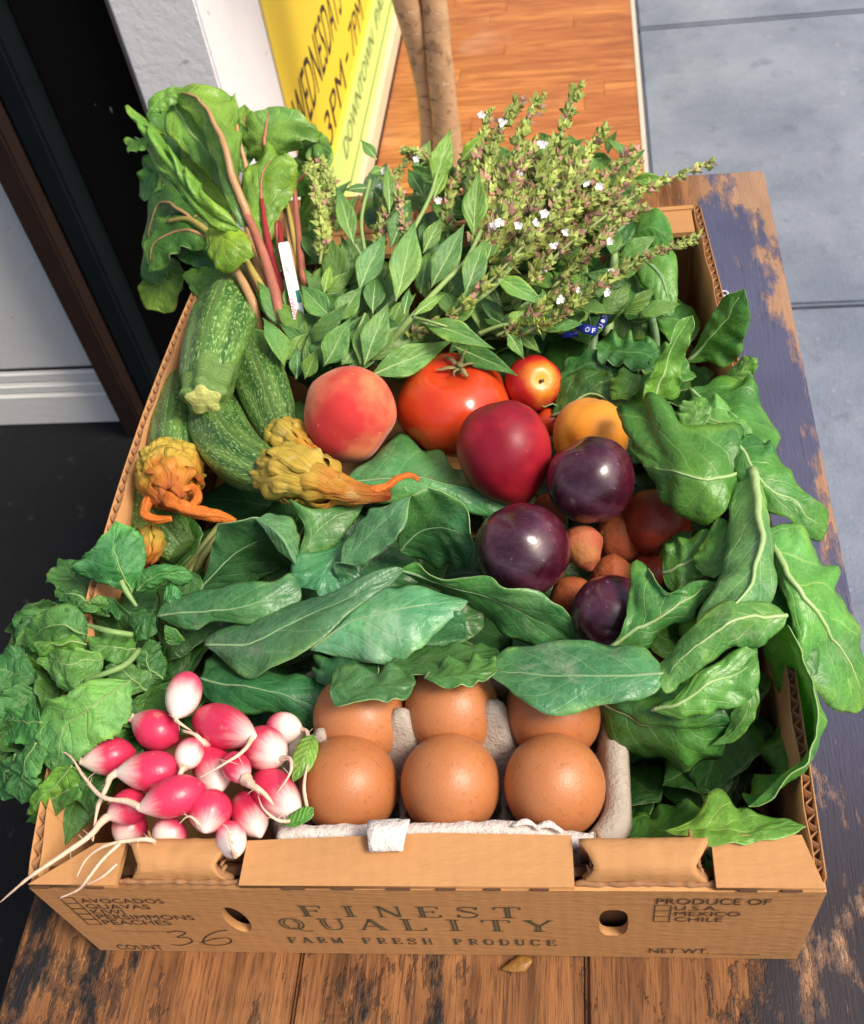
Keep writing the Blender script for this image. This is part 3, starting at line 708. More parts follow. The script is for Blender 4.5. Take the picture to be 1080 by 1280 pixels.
# inline serif capitals: doubled stems, hairlines and serifs, in a unit box
GLY = {
 'F': [[(.22, 0), (.22, 1)], [(.34, 0), (.34, 1)], [(.08, 1), (.92, 1)], [(.92, 1), (.92, .80)], [(.34, .52), (.72, .52)], [(.72, .62), (.72, .42)], [(.08, 0), (.50, 0)]],
 'I': [[(.42, 0), (.42, 1)], [(.56, 0), (.56, 1)], [(.25, 1), (.73, 1)], [(.25, 0), (.73, 0)]],
 'N': [[(.18, 0), (.18, 1)], [(.10, 1), (.80, 0)], [(.24, 1), (.90, 0)], [(.90, 0), (.90, 1)], [(.0, 1), (.28, 1)], [(.78, 1), (1, 1)], [(.05, 0), (.32, 0)]],
 'E': [[(.22, 0), (.22, 1)], [(.34, 0), (.34, 1)], [(.08, 1), (.90, 1)], [(.90, 1), (.90, .80)], [(.34, .52), (.72, .52)], [(.72, .62), (.72, .42)], [(.08, 0), (.95, 0)], [(.95, 0), (.95, .22)]],
 'S': [[(.86, .76), (.72, .96), (.48, 1.0), (.22, .92), (.18, .72), (.40, .55), (.68, .44), (.86, .26), (.72, .05), (.45, -.02), (.20, .06), (.12, .26)], [(.30, .78), (.36, .66), (.62, .54), (.76, .40)], [(.86, .76), (.86, 1)], [(.12, .26), (.12, 0)]],
 'T': [[(.44, 0), (.44, 1)], [(.57, 0), (.57, 1)], [(.02, 1), (.98, 1)], [(.02, 1), (.02, .78)], [(.98, 1), (.98, .78)], [(.28, 0), (.73, 0)]],
 'Q': [[(.5, 1.0), (.2, .90), (.06, .5), (.2, .10), (.5, .0), (.8, .10), (.94, .5), (.8, .9), (.5, 1.0)], [(.34, .88), (.22, .5), (.34, .12)], [(.66, .88), (.78, .5), (.66, .12)], [(.44, .12), (.66, -.02), (.86, -.20), (1.16, -.18)]],
 'U': [[(.16, 1), (.16, .35), (.26, .05), (.5, -.02), (.74, .06), (.86, .35), (.86, 1)], [(.30, 1), (.30, .35), (.40, .12)], [(.02, 1), (.44, 1)], [(.72, 1), (1, 1)]],
 'A': [[(.08, 0), (.48, 1)], [(.40, 1), (.80, 0)], [(.52, 1), (.94, 0)], [(.24, .34), (.72, .34)], [(-.04, 0), (.22, 0)], [(.68, 0), (1.04, 0)]],
 'L': [[(.22, 0), (.22, 1)], [(.34, 0), (.34, 1)], [(.08, 1), (.50, 1)], [(.08, 0), (.92, 0)], [(.92, 0), (.92, .24)]],
 'R': [[(.22, 0), (.22, 1)], [(.34, 0), (.34, 1)], [(.08, 1), (.6, 1), (.82, .86), (.8, .62), (.6, .5), (.34, .5)], [(.5, .5), (.92, 0)], [(.08, 0), (.5, 0)]],
 'M': [[(.12, 0), (.12, 1)], [(.12, 1), (.48, 0)], [(.48, 0), (.86, 1)], [(.86, 1), (.86, 0)], [(.96, 1), (.96, 0)], [(0, 0), (.24, 0)], [(.74, 0), (1.08, 0)]],
 'H': [[(.18, 0), (.18, 1)], [(.28, 0), (.28, 1)], [(.84, 0), (.84, 1)], [(.28, .5), (.84, .5)], [(.05, 0), (.4, 0)], [(.05, 1), (.4, 1)], [(.72, 0), (.98, 0)], [(.72, 1), (.98, 1)]],
 'P': [[(.22, 0), (.22, 1)], [(.34, 0), (.34, 1)], [(.08, 1), (.6, 1), (.84, .86), (.82, .62), (.6, .48), (.34, .48)], [(.08, 0), (.5, 0)]],
 'O': [[(.5, 1.0), (.2, .90), (.06, .5), (.2, .10), (.5, .0), (.8, .10), (.94, .5), (.8, .9), (.5, 1.0)], [(.30, .85), (.18, .5), (.30, .15)]],
 'D': [[(.18, 0), (.18, 1)], [(.28, 0), (.28, 1)], [(.05, 1), (.5, 1), (.85, .82), (.92, .5), (.85, .18), (.5, 0), (.05, 0)]],
 'C': [[(.9, .78), (.72, .96), (.5, 1), (.2, .9), (.06, .5), (.2, .1), (.5, 0), (.75, .06), (.92, .24)], [(.30, .85), (.18, .5), (.30, .15)], [(.9, 1), (.9, .72)]],
 'Y': [[(.06, 1), (.42, .48)], [(.18, 1), (.54, .48)], [(.92, 1), (.54, .48)], [(.42, .48), (.42, 0)], [(.55, .48), (.55, 0)], [(-.04, 1), (.32, 1)], [(.78, 1), (1.04, 1)], [(.28, 0), (.70, 0)]],
}
def serif_word(word, px0, px1, pyt, pyb, lw):
    a = FP(px0, pyb); b = FP(px1, pyb); c = FP(px0, pyt); n = len(word); pitch = (b[0]-a[0])/n; h = c[1]-a[1]
    for i, ch in enumerate(word):
        if ch == ' ': continue
        V = []; Fc = []
        for st in GLY[ch]:
            P = [Vector((a[0]+pitch*(i+.10+.66*x), -.0003, a[1]+h*z_)) for x, z_ in st]
            C = P if len(P) == 2 else catmull(P, len(P)*5)
            for k in range(len(C)-1):
                t = (C[k+1]-C[k]); t = t.normalized(); nn = Vector((-t.z, 0, t.x))*lw*.5; q = len(V)
                hz = abs(t.z) < .3 and len(P) == 2
                nn = nn*(.8 if hz else 1.0)
                V += [C[k]+nn, C[k]-nn, C[k+1]-nn, C[k+1]+nn]; Fc.append((q, q+1, q+2, q+3))
        mesh_obj('printed_letter', V, Fc, M_PRINTG, fp, smooth=False, local=True)
serif_word('FINEST', 372, 664, 1132, 1144.5, .0009)
serif_word('QUALITY', 348, 704, 1147.5, 1160.5, .0009)
serif_word('FARM FRESH PRODUCE', 360, 700, 1171.0, 1177.5, .0007)

# ------------------------------------------------------------------ eggs and carton
def m_egg():
    t = NT('brown egg shell'); oc = t.coord('Object'); oi = t.new('ObjectInfo')
    n = t.noise(60, 3, .5, oc); sp = t.noise(420, 2, .5, oc)
    a = t.mix(oi.outputs['Random'], (.40, .140, .046), (.57, .240, .095))
    c = t.mix(n, a, (.43, .145, .046)); c = t.mix(t.math('MULTIPLY', t.smooth(sp, .60, .70), .5), c, (.30, .09, .03)); t.col(c)
    t.set(Roughness=.42); t.b.inputs['Subsurface Weight'].default_value = .12; t.b.inputs['Subsurface Scale'].default_value = .004
    t.bump(t.noise(900, 2, .5, oc), .00015); return t.m
M_EGG = m_egg()
def m_pulp(name, c):
    t = NT(name); oc = t.coord('Object'); n = t.noise(120, 5, .7, oc); f = t.noise(480, 3, .7, oc)
    k = t.mix(n, tuple(x*.78 for x in c), tuple(min(1, x*1.12) for x in c)); k = t.mix(t.math('MULTIPLY', t.smooth(f, .6, .7), .3), k, tuple(x*.55 for x in c)); t.col(k)
    t.set(Roughness=.9); t.b.inputs['Specular IOR Level'].default_value = .15; t.bump(t.math('ADD', t.math('MULTIPLY', n, 1.2), f), .0009); return t.m
M_PULP = m_pulp('grey pulp', (.47, .40, .33)); M_PULPW = m_pulp('pale pulp', (.80, .72, .66))
def px_seed(c): return (c.x*91.7+c.y*37.3) % 7
def blob(name, c, r, axis, fn, mat, label, cat, group=None, nu=40, nvv=28, spin=0.0, wob=.035):
    """closed fruit body: fn(polar angle, azimuth) -> (radial, axial) factors; UV v runs from pole to pole"""
    axis = Vector(axis).normalized(); q = axis.to_track_quat('Z', 'Y') @ Euler((0, 0, spin)).to_quaternion()
    V = []; UV = []; Fc = []
    for i in range(nvv+1):
        th = math.pi*i/nvv
        for j in range(nu):
            ph = 6.28318530718*j/nu; rr, zz = fn(th, ph)
            dv = q @ Vector((rr*math.cos(ph)*r, rr*math.sin(ph)*r, zz*r)); dv *= 1+wob*(nz(dv, 45, px_seed(c))+.5*nz(dv, 110, px_seed(c)))
            V.append(dv+c); UV.append((j/nu, 1-i/nvv))
    for i in range(nvv):
        for j in range(nu): a = i*nu+j; b = i*nu+(j+1) % nu; Fc.append((a, a+nu, b+nu, b))
    o = mesh_obj(name, V, Fc, mat, None, UV)
    if label: tag(o, label, cat, group)
    return o
def eggfn(th, ph): return math.sin(th)*(1+.10*math.cos(th)), 1.26*math.cos(th)+.04
eggs = [(438, 985, 'left', 'egg in carton front row next to the radishes'), (563, 985, 'mid', 'egg in the middle of the carton front row behind its latch tab'), (694, 986, 'right', 'egg in carton front row beside the thick curved carton rim'),
        (452, 902, 'bl', 'egg in carton back row half hidden beside dark collard leaf'), (566, 893, 'bm', 'egg in carton back row between the two cardboard pulp posts'), (692, 893, 'br', 'egg in carton back row under the broad pale green leaf')]
EC = []
for px, py, k, lab in eggs:
    c = W(px, py, 6.9); EC.append(c); r = .0226
    ax = (CAM-c).normalized()*.45+Vector((rnd.uniform(-.1, .1), rnd.uniform(-.1, .1), 1))
    blob('egg', c, r, ax, eggfn, M_EGG, 'smooth brown '+lab, 'egg', 'brown eggs in the carton', spin=rnd.uniform(0, 6), wob=.010)
ec = empty('egg_carton', (EC[1].x, (EC[1].y+EC[4].y)/2, .0045), 'grey moulded pulp egg carton with torn pale lid edge in the box', 'egg carton')
x0, x1 = EC[0].x-.026, W(785, 960, 6.5).x-.0125; y0, y1 = EC[1].y-.0245, EC[4].y+.020
def rrect(x0, x1, y0, y1, r, n=10):
    P = []
    for cx, cy, a0 in ((x1-r, y0+r, -90), (x1-r, y1-r, 0), (x0+r, y1-r, 90), (x0+r, y0+r, 180)):
        for i in range(n+1): a = math.radians(a0+90*i/n); P.append((cx+r*math.cos(a), cy+r*math.sin(a)))
    return P
def shell(name, rings, mat, parent, rough=.0012, seed=1):
    V = []; Fc = []; n = len(rings[0][0])
    for P, z in rings:
        for x, y in P:
            q = Vector((x, y, z)); q += noise.noise_vector(q*70+Vector((seed, 0, 0)))*rough; V.append(q)
    for i in range(len(rings)-1):
        for j in range(n): a = i*n+j; b = i*n+(j+1) % n; Fc.append((a, b, b+n, a+n))
    o = mesh_obj(name, V, Fc, mat, parent)
    md = o.modifiers.new('thickness', 'SOLIDIFY'); md.thickness = .0022; md.offset = 0
    return o
rr = lambda e, r: rrect(x0-e, x1+e, y0-e, y1+e, r)
shell('tray_wall', [(rr(-.008, .012), .006), (rr(-.004, .014), .03), (rr(0, .016), .052), (rr(.003, .018), .058), (rr(.0055, .02), .062), (rr(.009, .022), .0625), (rr(.011, .022), .0585)], M_PULP, ec)
shell('rim_layer', [(rr(-.001, .020), .045), (rr(.0005, .022), .060), (rr(.003, .024), .069), (rr(.0065, .026), .0725), (rr(.0105, .028), .0705), (rr(.0125, .028), .064)], M_PULP, ec, .0016, 7)
for i in range(3):
    for j in range(2):
        c = EC[i+3*j]
        def ringc(r, k=16): return [(c.x+r*math.cos(6.2832*t/k), c.y+r*math.sin(6.2832*t/k)) for t in range(k)]
        shell('cup', [(ringc(.010), .030), (ringc(.0165), .035), (ringc(.0218), .046), (ringc(.0252), .056)], M_PULP, ec, .0006, i+j)
def post(px0, py0, px1, py1, w, seed):
    a = W(px0, py0, 4.6); b = W(px1, py1, 8.9); V = []; Fc = []; n = 20; m = 10
    for i in range(m+1):
        t = i/m; c = a.lerp(b, t); r = w*(1-.80*t**.8)*(1 if t < .93 else .72)
        for k in range(n):
            an = 6.28318*k/n; sq = 1/max(abs(math.cos(an)), abs(math.sin(an)))**.65
            p = c+Vector((math.cos(an+.0), math.sin(an+.0), 0))*r*sq; p += noise.noise_vector(p*90+Vector((seed, 0, 0)))*.0011; V.append(p)
    V.append(b+Vector((0, 0, .0006)))
    for i in range(m):
        for k in range(n): A = i*n+k; Bq = i*n+(k+1) % n; Fc.append((A, Bq, Bq+n, A+n))
    for k in range(n): Fc.append((m*n+k, m*n+(k+1) % n, len(V)-1))
    mesh_obj('post', V, Fc, M_PULP, ec)
post(507, 958, 500, 890, .0195, 1); post(625, 958, 616, 880, .0195, 2); post(394, 970, 400, 915, .013, 3)
# torn pale lid edge with its latch
V = []; Fc = []; nP = 60
lipA = [W(348, 1040, 8.2), W(440, 1038, 8.3), W(560, 1036, 8.3), (W(640, 1034, 8.4)), W(700, 1046, 8.3), W(742, 1048, 8.0)]
C = catmull(lipA, nP)
for i, c in enumerate(C):
    k = nz((i*.35, 2, 0), 1)*.0012; k2 = nz((i*.6, 9, 0), 1)*.0010
    V += [c+Vector((0, .0022+k, -.006)), c+Vector((0, .0026+k, .0008)), c+Vector((0, -.0028+k2, .0014)), c+Vector((0, -.0048+k2, -.0012))]
for i in range(nP):
    for j in range(3): a = i*4+j; Fc.append((a, a+1, a+5, a+4))
o = mesh_obj('lid_edge', V, Fc, M_PULPW, ec); md = o.modifiers.new('thickness', 'SOLIDIFY'); md.thickness = .0014
la = W(459, 1039, 9.55); lb = W(511, 1037, 9.55); V = []; Fc = []
pr = [(0.004, -.0005), (-.0005, .0004), (-.0030, .0002), (-.0058, -.0004), (-.0084, -.0016)]
for i, (dy, dz) in enumerate(pr):
    for j in range(7):
        u = j/6; ins = .0018*i/4; p = la.lerp(lb, u); p = p+Vector(((.5-u)*2*ins, dy, dz)); p += noise.noise_vector(p*120)*.0005; V.append(p)
for i in range(4):
    for j in range(6): a = i*7+j; Fc.append((a, a+1, a+8, a+7))
o = mesh_obj('latch', V, Fc, M_PULPW, ec); md = o.modifiers.new('thickness', 'SOLIDIFY'); md.thickness = .0016
for i, px in enumerate((640, 668)):
    c = W(px, 1033+3*(i % 2), 8.7); sweep('torn_scrap', [c, c+Vector((.006, .002, .0005)), c+Vector((.012, -.001, 0))], [.0006, .0016, .0008], M_PULPW, ec, ns=7, n=8, squash=.35, rough=.5, rf=200, seed=i)

# ------------------------------------------------------------------ fruit
def m_fruit(name, c1, c2, lo=.4, hi=.62, scale=26, rough=.3, spec=.5, sss=.15, bloom=None, fleck=None, sheen=0.0, vgrad=None, coat=0.0, warp=0.0, pit=.0002, dirt=0.0):
    t = NT(name); oc = t.coord('Object'); n = t.noise(scale, 4, .55, oc, warp)
    f = t.smooth(n, lo, hi)
    if vgrad:
        uv = t.new('SeparateXYZ'); t.L(t.coord('UV'), uv.inputs[0])
        f = t.smooth(t.math('ADD', uv.outputs[1], t.math('MULTIPLY', t.math('SUBTRACT', n, .5), .7)), *vgrad)
    c = t.mix(f, c1, c2)
    if bloom:
        b = t.smooth(t.noise(55, 5, .65, oc, .4), .42, .72); c = t.mix(t.math('MULTIPLY', b, bloom[0]), c, bloom[1])
    if fleck:
        k = t.smooth(t.noise(fleck[2], 2, .5, oc), .70, .76); c = t.mix(t.math('MULTIPLY', k, fleck[0]), c, fleck[1])
    t.col(c); t.set(Roughness=t.math('ADD', rough-.05, t.math('MULTIPLY', t.noise(70, 3, .6, oc), .14))); t.b.inputs['Specular IOR Level'].default_value = spec
    t.b.inputs['Subsurface Weight'].default_value = sss; t.b.inputs['Subsurface Scale'].default_value = .006; t.b.inputs['Subsurface Radius'].default_value = (1, .35, .2)
    if sheen: t.b.inputs['Sheen Weight'].default_value = sheen; t.b.inputs['Sheen Roughness'].default_value = .4; t.b.inputs['Sheen Tint'].default_value = (1, .75, .7, 1)
    if coat: t.b.inputs['Coat Weight'].default_value = coat; t.b.inputs['Coat Roughness'].default_value = .12
    if dirt:
        dm_ = t.smooth(t.noise(75, 5, .7, oc, .8), .50, .68); c2_ = t.mix(t.math('MULTIPLY', dm_, dirt), c, (.11, .05, .022)); t.col(c2_)
    t.bump(t.noise(150, 4, .65, oc), pit); return t.m
M_PEACH = m_fruit('peach skin', (.50, .034, .034), (.70, .245, .105), .40, .66, 20, .8, .2, .12, sheen=.22, fleck=(.45, (.80, .42, .26), 420))
M_TOM = m_fruit('tomato skin', (.56, .040, .010), (.60, .085, .015), .35, .7, 30, .22, .5, .15, coat=.25)
M_PLUOT = m_fruit('crimson skin', (.22, .006, .018), (.40, .016, .026), .38, .62, 30, .40, .35, .1, fleck=(.5, (.62, .25, .25), 150))
M_APRC = m_fruit('apricot skin', (.72, .25, .020), (.74, .33, .045), .4, .65, 22, .5, .3, .15, sheen=.2)
M_YRED = m_fruit('yellow red skin', (.50, .016, .016), (.72, .34, .022), rough=.3, scale=30, sss=.12, vgrad=(.68, .93))
M_PLUM = m_fruit('dark plum skin', (.030, .0035, .011), (.095, .009, .022), .40, .64, 26, .25, .5, .03, bloom=(.34, (.17, .10, .15)), fleck=(.55, (.30, .18, .2), 330), coat=.35)
M_POTA = m_fruit('fingerling skin', (.40, .155, .050), (.40, .080, .050), .42, .6, 40, .65, .25, .05, fleck=(.6, (.16, .06, .03), 110), pit=.0012, dirt=.6)
M_POTB = m_fruit('brown potato skin', (.31, .070, .026), (.36, .105, .036), .4, .62, 40, .65, .25, .05, fleck=(.5, (.5, .3, .15), 130), pit=.0012, dirt=.7)
M_POTC = m_fruit('red skin', (.24, .028, .014), (.34, .060, .020), .38, .66, 35, .42, .4, .05, fleck=(.4, (.5, .25, .12), 160), pit=.0008, dirt=.5)
M_DRY = plain('dry stalk', (.13, .10, .045), .7, .4, 160)
PSPIN = 2.2
def sph(th, ph): return math.sin(th), math.cos(th)
def groove(depth=.05, dimple=.22, px=1.0, pz=1.0, width=.30, tipp=0.0, lobes=0, lamp=0.0):
    def fn(th, ph):
        d = abs(((ph+math.pi) % (2*math.pi))-math.pi)
        g = 1-depth*math.exp(-(d/width)**2)*math.sin(th)
        if lobes: g *= 1-lamp*abs(math.sin(ph*lobes/2))**.7*(math.sin(th)**.6)*(.5+.5*math.cos(th))+lamp*.4
        dm = dimple*math.exp(-(th/.36)**2)+.06*math.exp(-((math.pi-th)/.3)**2)
        zz = math.cos(th)*pz-dm
        if tipp: zz -= tipp*max(0, -math.cos(th))**6
        return math.sin(th)*px*g*(1-tipp*.6*max(0, -math.cos(th))**2), zz
    return fn
def fruit(name, px, py, zc, rpx, axis, fn, mat, label, cat, spin=0, group=None, stalk=True):
    c = W(px, py, zc); r = msize(rpx, c); o = blob(name, c, r, axis, fn, mat, label, cat, group, spin=spin)
    if stalk:
        ax = Vector(axis).normalized(); rr_, z_ = fn(0.0, 0.0); p = c+ax*r*(z_-.02)
        k = sweep('stalk', [p-ax*.001, p+ax*.0016, p+ax*.0030+Vector((.0007, 0, 0))], [.0011, .0009, .0011], M_DRY, None, ns=7, n=5); k.name = 'stalk'
        w = k.location.copy(); me = k.data; me.transform(Matrix.Translation(w)); k.location = (0, 0, 0); bpy.context.view_layer.update(); world_child(k, o)
    return o
fruit('peach', 438, 519, 9.6, 60, (.75, -.35, -.5), groove(.05, .15, 1.0, .97, .22), M_PEACH, 'round fuzzy pink orange peach beside the tomato', 'peach', 2.6, stalk=False)
tom = fruit('tomato', 567, 506, 7.6, 71, (.08, .05, 1), groove(0, .20, 1.0, .86, lobes=7, lamp=.055), M_TOM, 'large glossy orange red tomato with dried green calyx', 'tomato', .4, stalk=False)
ct = W(567, 506, 7.6); rt = msize(71, ct); tp0 = ct+Vector((.08, .05, 1)).normalized()*rt*.68+Vector((.004, .003, 0))
bpy.context.view_layer.update()
cal = sweep('calyx', [tp0, tp0+Vector((0, 0, .003)), tp0+Vector((.001, 0, .006))], [.003, .0022, .0020, .0024], plain('tomato stalk', (.16, .15, .055), .7, .4, 150), tom, ns=8, n=8, rough=.3, rf=300)
M_SEP = plain('dried sepal', (.22, .19, .075), .7, .45, 140)
for i, (a, ln) in enumerate(((.2, .010), (1.3, .013), (2.3, .017), (3.4, .014), (4.4, .009), (5.3, .012))):
    d = Vector((math.cos(a), math.sin(a), 0)); sweep('sepal', [tp0+Vector((0, 0, .003)), tp0+d*ln*.45+Vector((0, 0, .0048)), tp0+d*ln*.8+Vector((0, 0, .0046+.002*math.sin(i*2.1))), tp0+d*ln+Vector((0, 0, .003+.003*(i % 2)))], [.0009, .0015, .0010, .0003], M_SEP, cal, ns=6, n=10, squash=.35, rough=.35, rf=260)
fruit('red_plum', 630, 563, 9.9, 60, (-.25, .55, .75), groove(.03, .10, 1.0, 1.06, .2, tipp=.14), M_PLUOT, 'large crimson heart shaped plum leaning on the tomato', 'plum', 1.2, stalk=False)
fruit('small_plum', 667, 479, 8.2, 35.5, (.30, -.55, .62), groove(.03, .16, 1.0, .98, .2), M_YRED, 'small yellow plum with red cheeks beside the tomato', 'plum', .6)
fruit('apricot', 738, 545, 7.4, 49, (-.55, -.55, .35), groove(.06, .10, 1.0, .92, .16), M_APRC, 'smooth orange apricot behind the dark glossy plum', 'apricot', 1.9, stalk=False)
fruit('dark_plum', 738, 599, 9.8, 56.5, (-.45, .55, .7), groove(.055, .10, 1.0, .96, .10), M_PLUM, 'dark purple plum with bright sky reflection touching the apricot', 'plum', PSPIN, stalk=False)
fruit('dark_plum', 653, 687, 8.8, 58.5, (.1, .3, -1), groove(.02, .1, 1.02, .95, .2), M_PLUM, 'dark purple plum between collard leaf and small potato', 'plum', .8, stalk=False)
fruit('dark_plum', 764, 767, 8.0, 50, (.3, .2, 1), groove(.03, .1, 1.0, .95, .2), M_PLUM, 'dark purple plum half covered by a bright curled leaf', 'plum', 1.8, stalk=False)
fruit('orange_fruit', 688, 527, 6.6, 18, (.2, .1, 1), groove(.03, .1), M_TOM, 'sliver of small orange red fruit between plum and apricot', 'fruit', stalk=False)
def potato(P, R, mat, label, seed):
    pts = [W(*p) for p in P]; r = [msize(x, pts[len(pts)//2]) for x in R]
    rad = [r[0]*.12, r[0]*.72, r[0], r[1], r[2], r[2]*.72, r[2]*.12]
    o = sweep('potato', pts, rad, mat, None, ns=30, n=36, rough=.16, rf=38, seed=seed); tag(o, label, 'potato', 'small potatoes under the plums')
potato([(715, 664, 7.2), (730, 690, 7.4), (738, 714, 7.0)], [25, 28, 22], M_POTA, 'pale pink tan fingerling potato between two dark plums', 1)
potato([(752, 655, 5.6), (778, 675, 5.6), (806, 692, 5.2)], [31, 34, 29], M_POTB, 'brown orange potato lying behind the fingerling potato', 2)
potato([(785, 632, 6.6), (822, 652, 6.8), (864, 664, 6.0)], [38, 44, 36], M_POTC, 'large red brown potato with pale nick beside the broad leaf', 3)
potato([(738, 722, 5.2), (766, 716, 5.6), (796, 722, 5.2)], [20, 25, 20], M_POTB, 'small tan potato just behind the half covered dark plum', 4)
potato([(690, 770, 5.0), (714, 748, 5.4), (735, 735, 5.0)], [25, 30, 25], M_POTB, 'dull brown potato between lower plums and collard leaf', 5)
potato([(672, 625, 5.4), (690, 640, 5.6), (708, 652, 5.0)], [18, 21, 18], M_POTB, 'small orange brown potato in the gap under the crimson plum', 6)

potato([(775, 735, 4.6), (805, 722, 4.8), (838, 700, 4.4)], [24, 28, 24], M_POTC, 'dark red brown potato deep in the gap beside the salad leaves', 7)
potato([(745, 640, 4.2), (770, 640, 4.2), (800, 660, 4.0)], [24, 28, 24], M_POTB, 'brown potato wedged deep under the sky reflecting plum', 8)

# ------------------------------------------------------------------ zucchini with blossoms
def m_zuc():
    t = NT('zucchini skin'); oc = t.coord('Object'); uv = t.new('SeparateXYZ'); t.L(t.coord('UV'), uv.inputs[0])
    st = t.noise(1.0, 4, .65, t.mapv(t.coord('UV'), (18, 2.0, 1)), .4); sp = t.noise(1.0, 3, .6, t.mapv(t.coord('UV'), (95, 34, 1))); n = t.noise(30, 3, .6, oc)
    c = t.mix(t.smooth(st, .38, .66), (.030, .105, .018), (.150, .275, .055))
    c = t.mix(t.math('MULTIPLY', t.smooth(sp, .53, .63), .85), c, (.32, .48, .17)); c = t.mix(t.math('MULTIPLY', t.smooth(n, .55, .75), .3), c, (.20, .30, .07))
    c = t.mix(1.0, c, t.new('ObjectInfo').outputs['Color'], 'MULTIPLY')
    t.col(c); t.set(Roughness=.36); t.bump(t.math('ADD', sp, st), .0007); return t.m
def m_bloss():
    t = NT('wilted blossom'); uv = t.new('SeparateXYZ'); t.L(t.coord('UV'), uv.inputs[0]); oc = t.coord('Object')
    n = t.noise(48, 4, .65, oc); st = t.noise(1, 4, .6, t.mapv(t.coord('UV'), (26, 2.5, 1)))
    v = t.math('ADD', uv.outputs[1], t.math('MULTIPLY', t.math('SUBTRACT', n, .5), .35))
    c = t.ramp(v, [(0, (.33, .36, .07)), (.12, (.52, .42, .07)), (.45, (.58, .34, .045)), (.62, (.60, .20, .025)), (1, (.48, .085, .015))])
    c = t.mix(t.math('MULTIPLY', t.smooth(st, .55, .68), .6), c, (.17, .085, .018)); c = t.mix(t.math('MULTIPLY', t.smooth(st, .46, .36), .5), c, (.75, .60, .20)); t.col(c)
    t.set(Roughness=.6); t.b.inputs['Subsurface Weight'].default_value = .1; t.b.inputs['Subsurface Scale'].default_value = .003
    t.bump(t.math('ADD', st, n), .0016); return t.m
M_ZUC = m_zuc(); M_BLO = m_bloss(); M_STALK = plain('zucchini stalk', (.13, .23, .055), .5, .3, 120, .0015)
def rootz(P): return W(*P[0])
def zucc(P, R, label, tint=1.0, n=40):
    pts = [W(*p) for p in P]; m = pts[len(pts)//2]
    o = sweep('zucchini', pts, [msize(x, m) for x in R], M_ZUC, None, ns=44, n=n, lobes=5, lobe_amp=.060, rough=.03, rf=40); tag(o, label, 'zucchini', 'zucchini with blossoms')
    o.color = (tint, tint, tint, 1); bpy.context.view_layer.update(); return o
def m_petal():
    t = NT('papery petal'); uv = t.new('SeparateXYZ'); t.L(t.coord('UV'), uv.inputs[0]); oc = t.coord('Object')
    n = t.noise(48, 4, .65, oc); st = t.noise(1, 4, .65, t.mapv(t.coord('UV'), (9, 1.6, 1))); sv = t.noise(90, 4, .6, oc)
    v = t.math('ADD', uv.outputs[1], t.math('MULTIPLY', t.math('SUBTRACT', n, .5), .45))
    c = t.ramp(v, [(0, (.40, .43, .08)), (.10, (.66, .52, .09)), (.52, (.66, .45, .06)), (.78, (.64, .25, .028)), (1, (.50, .095, .015))])
    c = t.mix(t.math('MULTIPLY', t.smooth(st, .55, .66), .7), c, (.20, .095, .02)); c = t.mix(t.math('MULTIPLY', t.smooth(sv, .55, .7), .45), c, (.80, .66, .26)); t.col(c)
    t.set(Roughness=.6); nr_ = t.bump(t.math('ADD', st, n), .0014)
    tr = t.new('BsdfTranslucent'); t.L(c, tr.inputs[0]); mx = t.new('MixShader'); mx.inputs[0].default_value = .3
    t.L(t.b.outputs[0], mx.inputs[1]); t.L(tr.outputs[0], mx.inputs[2]); t.L(mx.outputs[0], t.out.inputs[0]); return t.m
M_PET = m_petal()
def blossom(par, P, R, n=8, seed=0, spread=.62, crumple=.0022, name='blossom', threads=True):
    """wilted flower: a narrow core with overlapping crumpled thin petals around it"""
    pts = [W(*p) for p in P]; m = pts[0]; rad = [msize(x, m) for x in R]; q = random.Random(seed)
    o = sweep(name, pts, [x*.80 for x in rad], M_PET, par, ns=36, n=40, lobes=7, lobe_amp=.10, twist=2, rough=.35, rf=120, seed=seed)
    N_ = 16; C = catmull(pts, N_)
    for k in range(n):
        a0 = 6.283*k/n+q.uniform(-.3, .3); tw = q.uniform(-.5, .9); Mc = []; Lc = []; Rc = []; end = N_-q.randint(0, 4); Nf = None
        for i in range(end+1):
            T = (C[min(i+1, N_)]-C[max(i-1, 0)]).normalized()
            if Nf is None: Nf = T.orthogonal().normalized()
            Nf = (Nf-T*Nf.dot(T)).normalized(); Bn = T.cross(Nf); t = i/N_; r = interp(rad, t)*(1+q.uniform(-.05, .12))
            d = lambda a: (Nf*math.cos(a)+Bn*math.sin(a))
            a = a0+tw*t; sp = spread*(1 if i < end else .25)*min(1, .5+2*t)
            Mc.append(C[i]+d(a)*r*1.04); Lc.append(C[i]+d(a-sp)*r*q.uniform(.92, 1.10)); Rc.append(C[i]+d(a+sp)*r*q.uniform(.92, 1.10))
        loft_leaf(o, Mc, Lc, Rc, M_PET, nv=34, nu=5, ripple=.22, rf=3, crumple=crumple*.8, cf=70, seed=seed+k*1.7, edge=M_PET, thick=.0003, name='petal', bulge=.15)
    return o
def thread(par, P, R, seed): 
    pts = [W(*p) for p in P]; m = pts[0]
    return sweep('petal_thread', pts, [msize(x*.68, m) for x in R], M_THR, par, ns=16, n=40, lobes=4, lobe_amp=.25, twist=6, rough=.35, rf=140, seed=seed)
M_THR = plain('orange petal thread', (.58, .150, .018), .6, .45, 120, .0012)
z1 = zucc([(312, 352, 6.0), (292, 386, 8.6), (274, 425, 10.0), (263, 462, 10.6), (259, 480, 10.5)], [26, 42, 47, 46, 42, 38, 31], 'thick zucchini with cut stalk end on top of the others', 1.05)
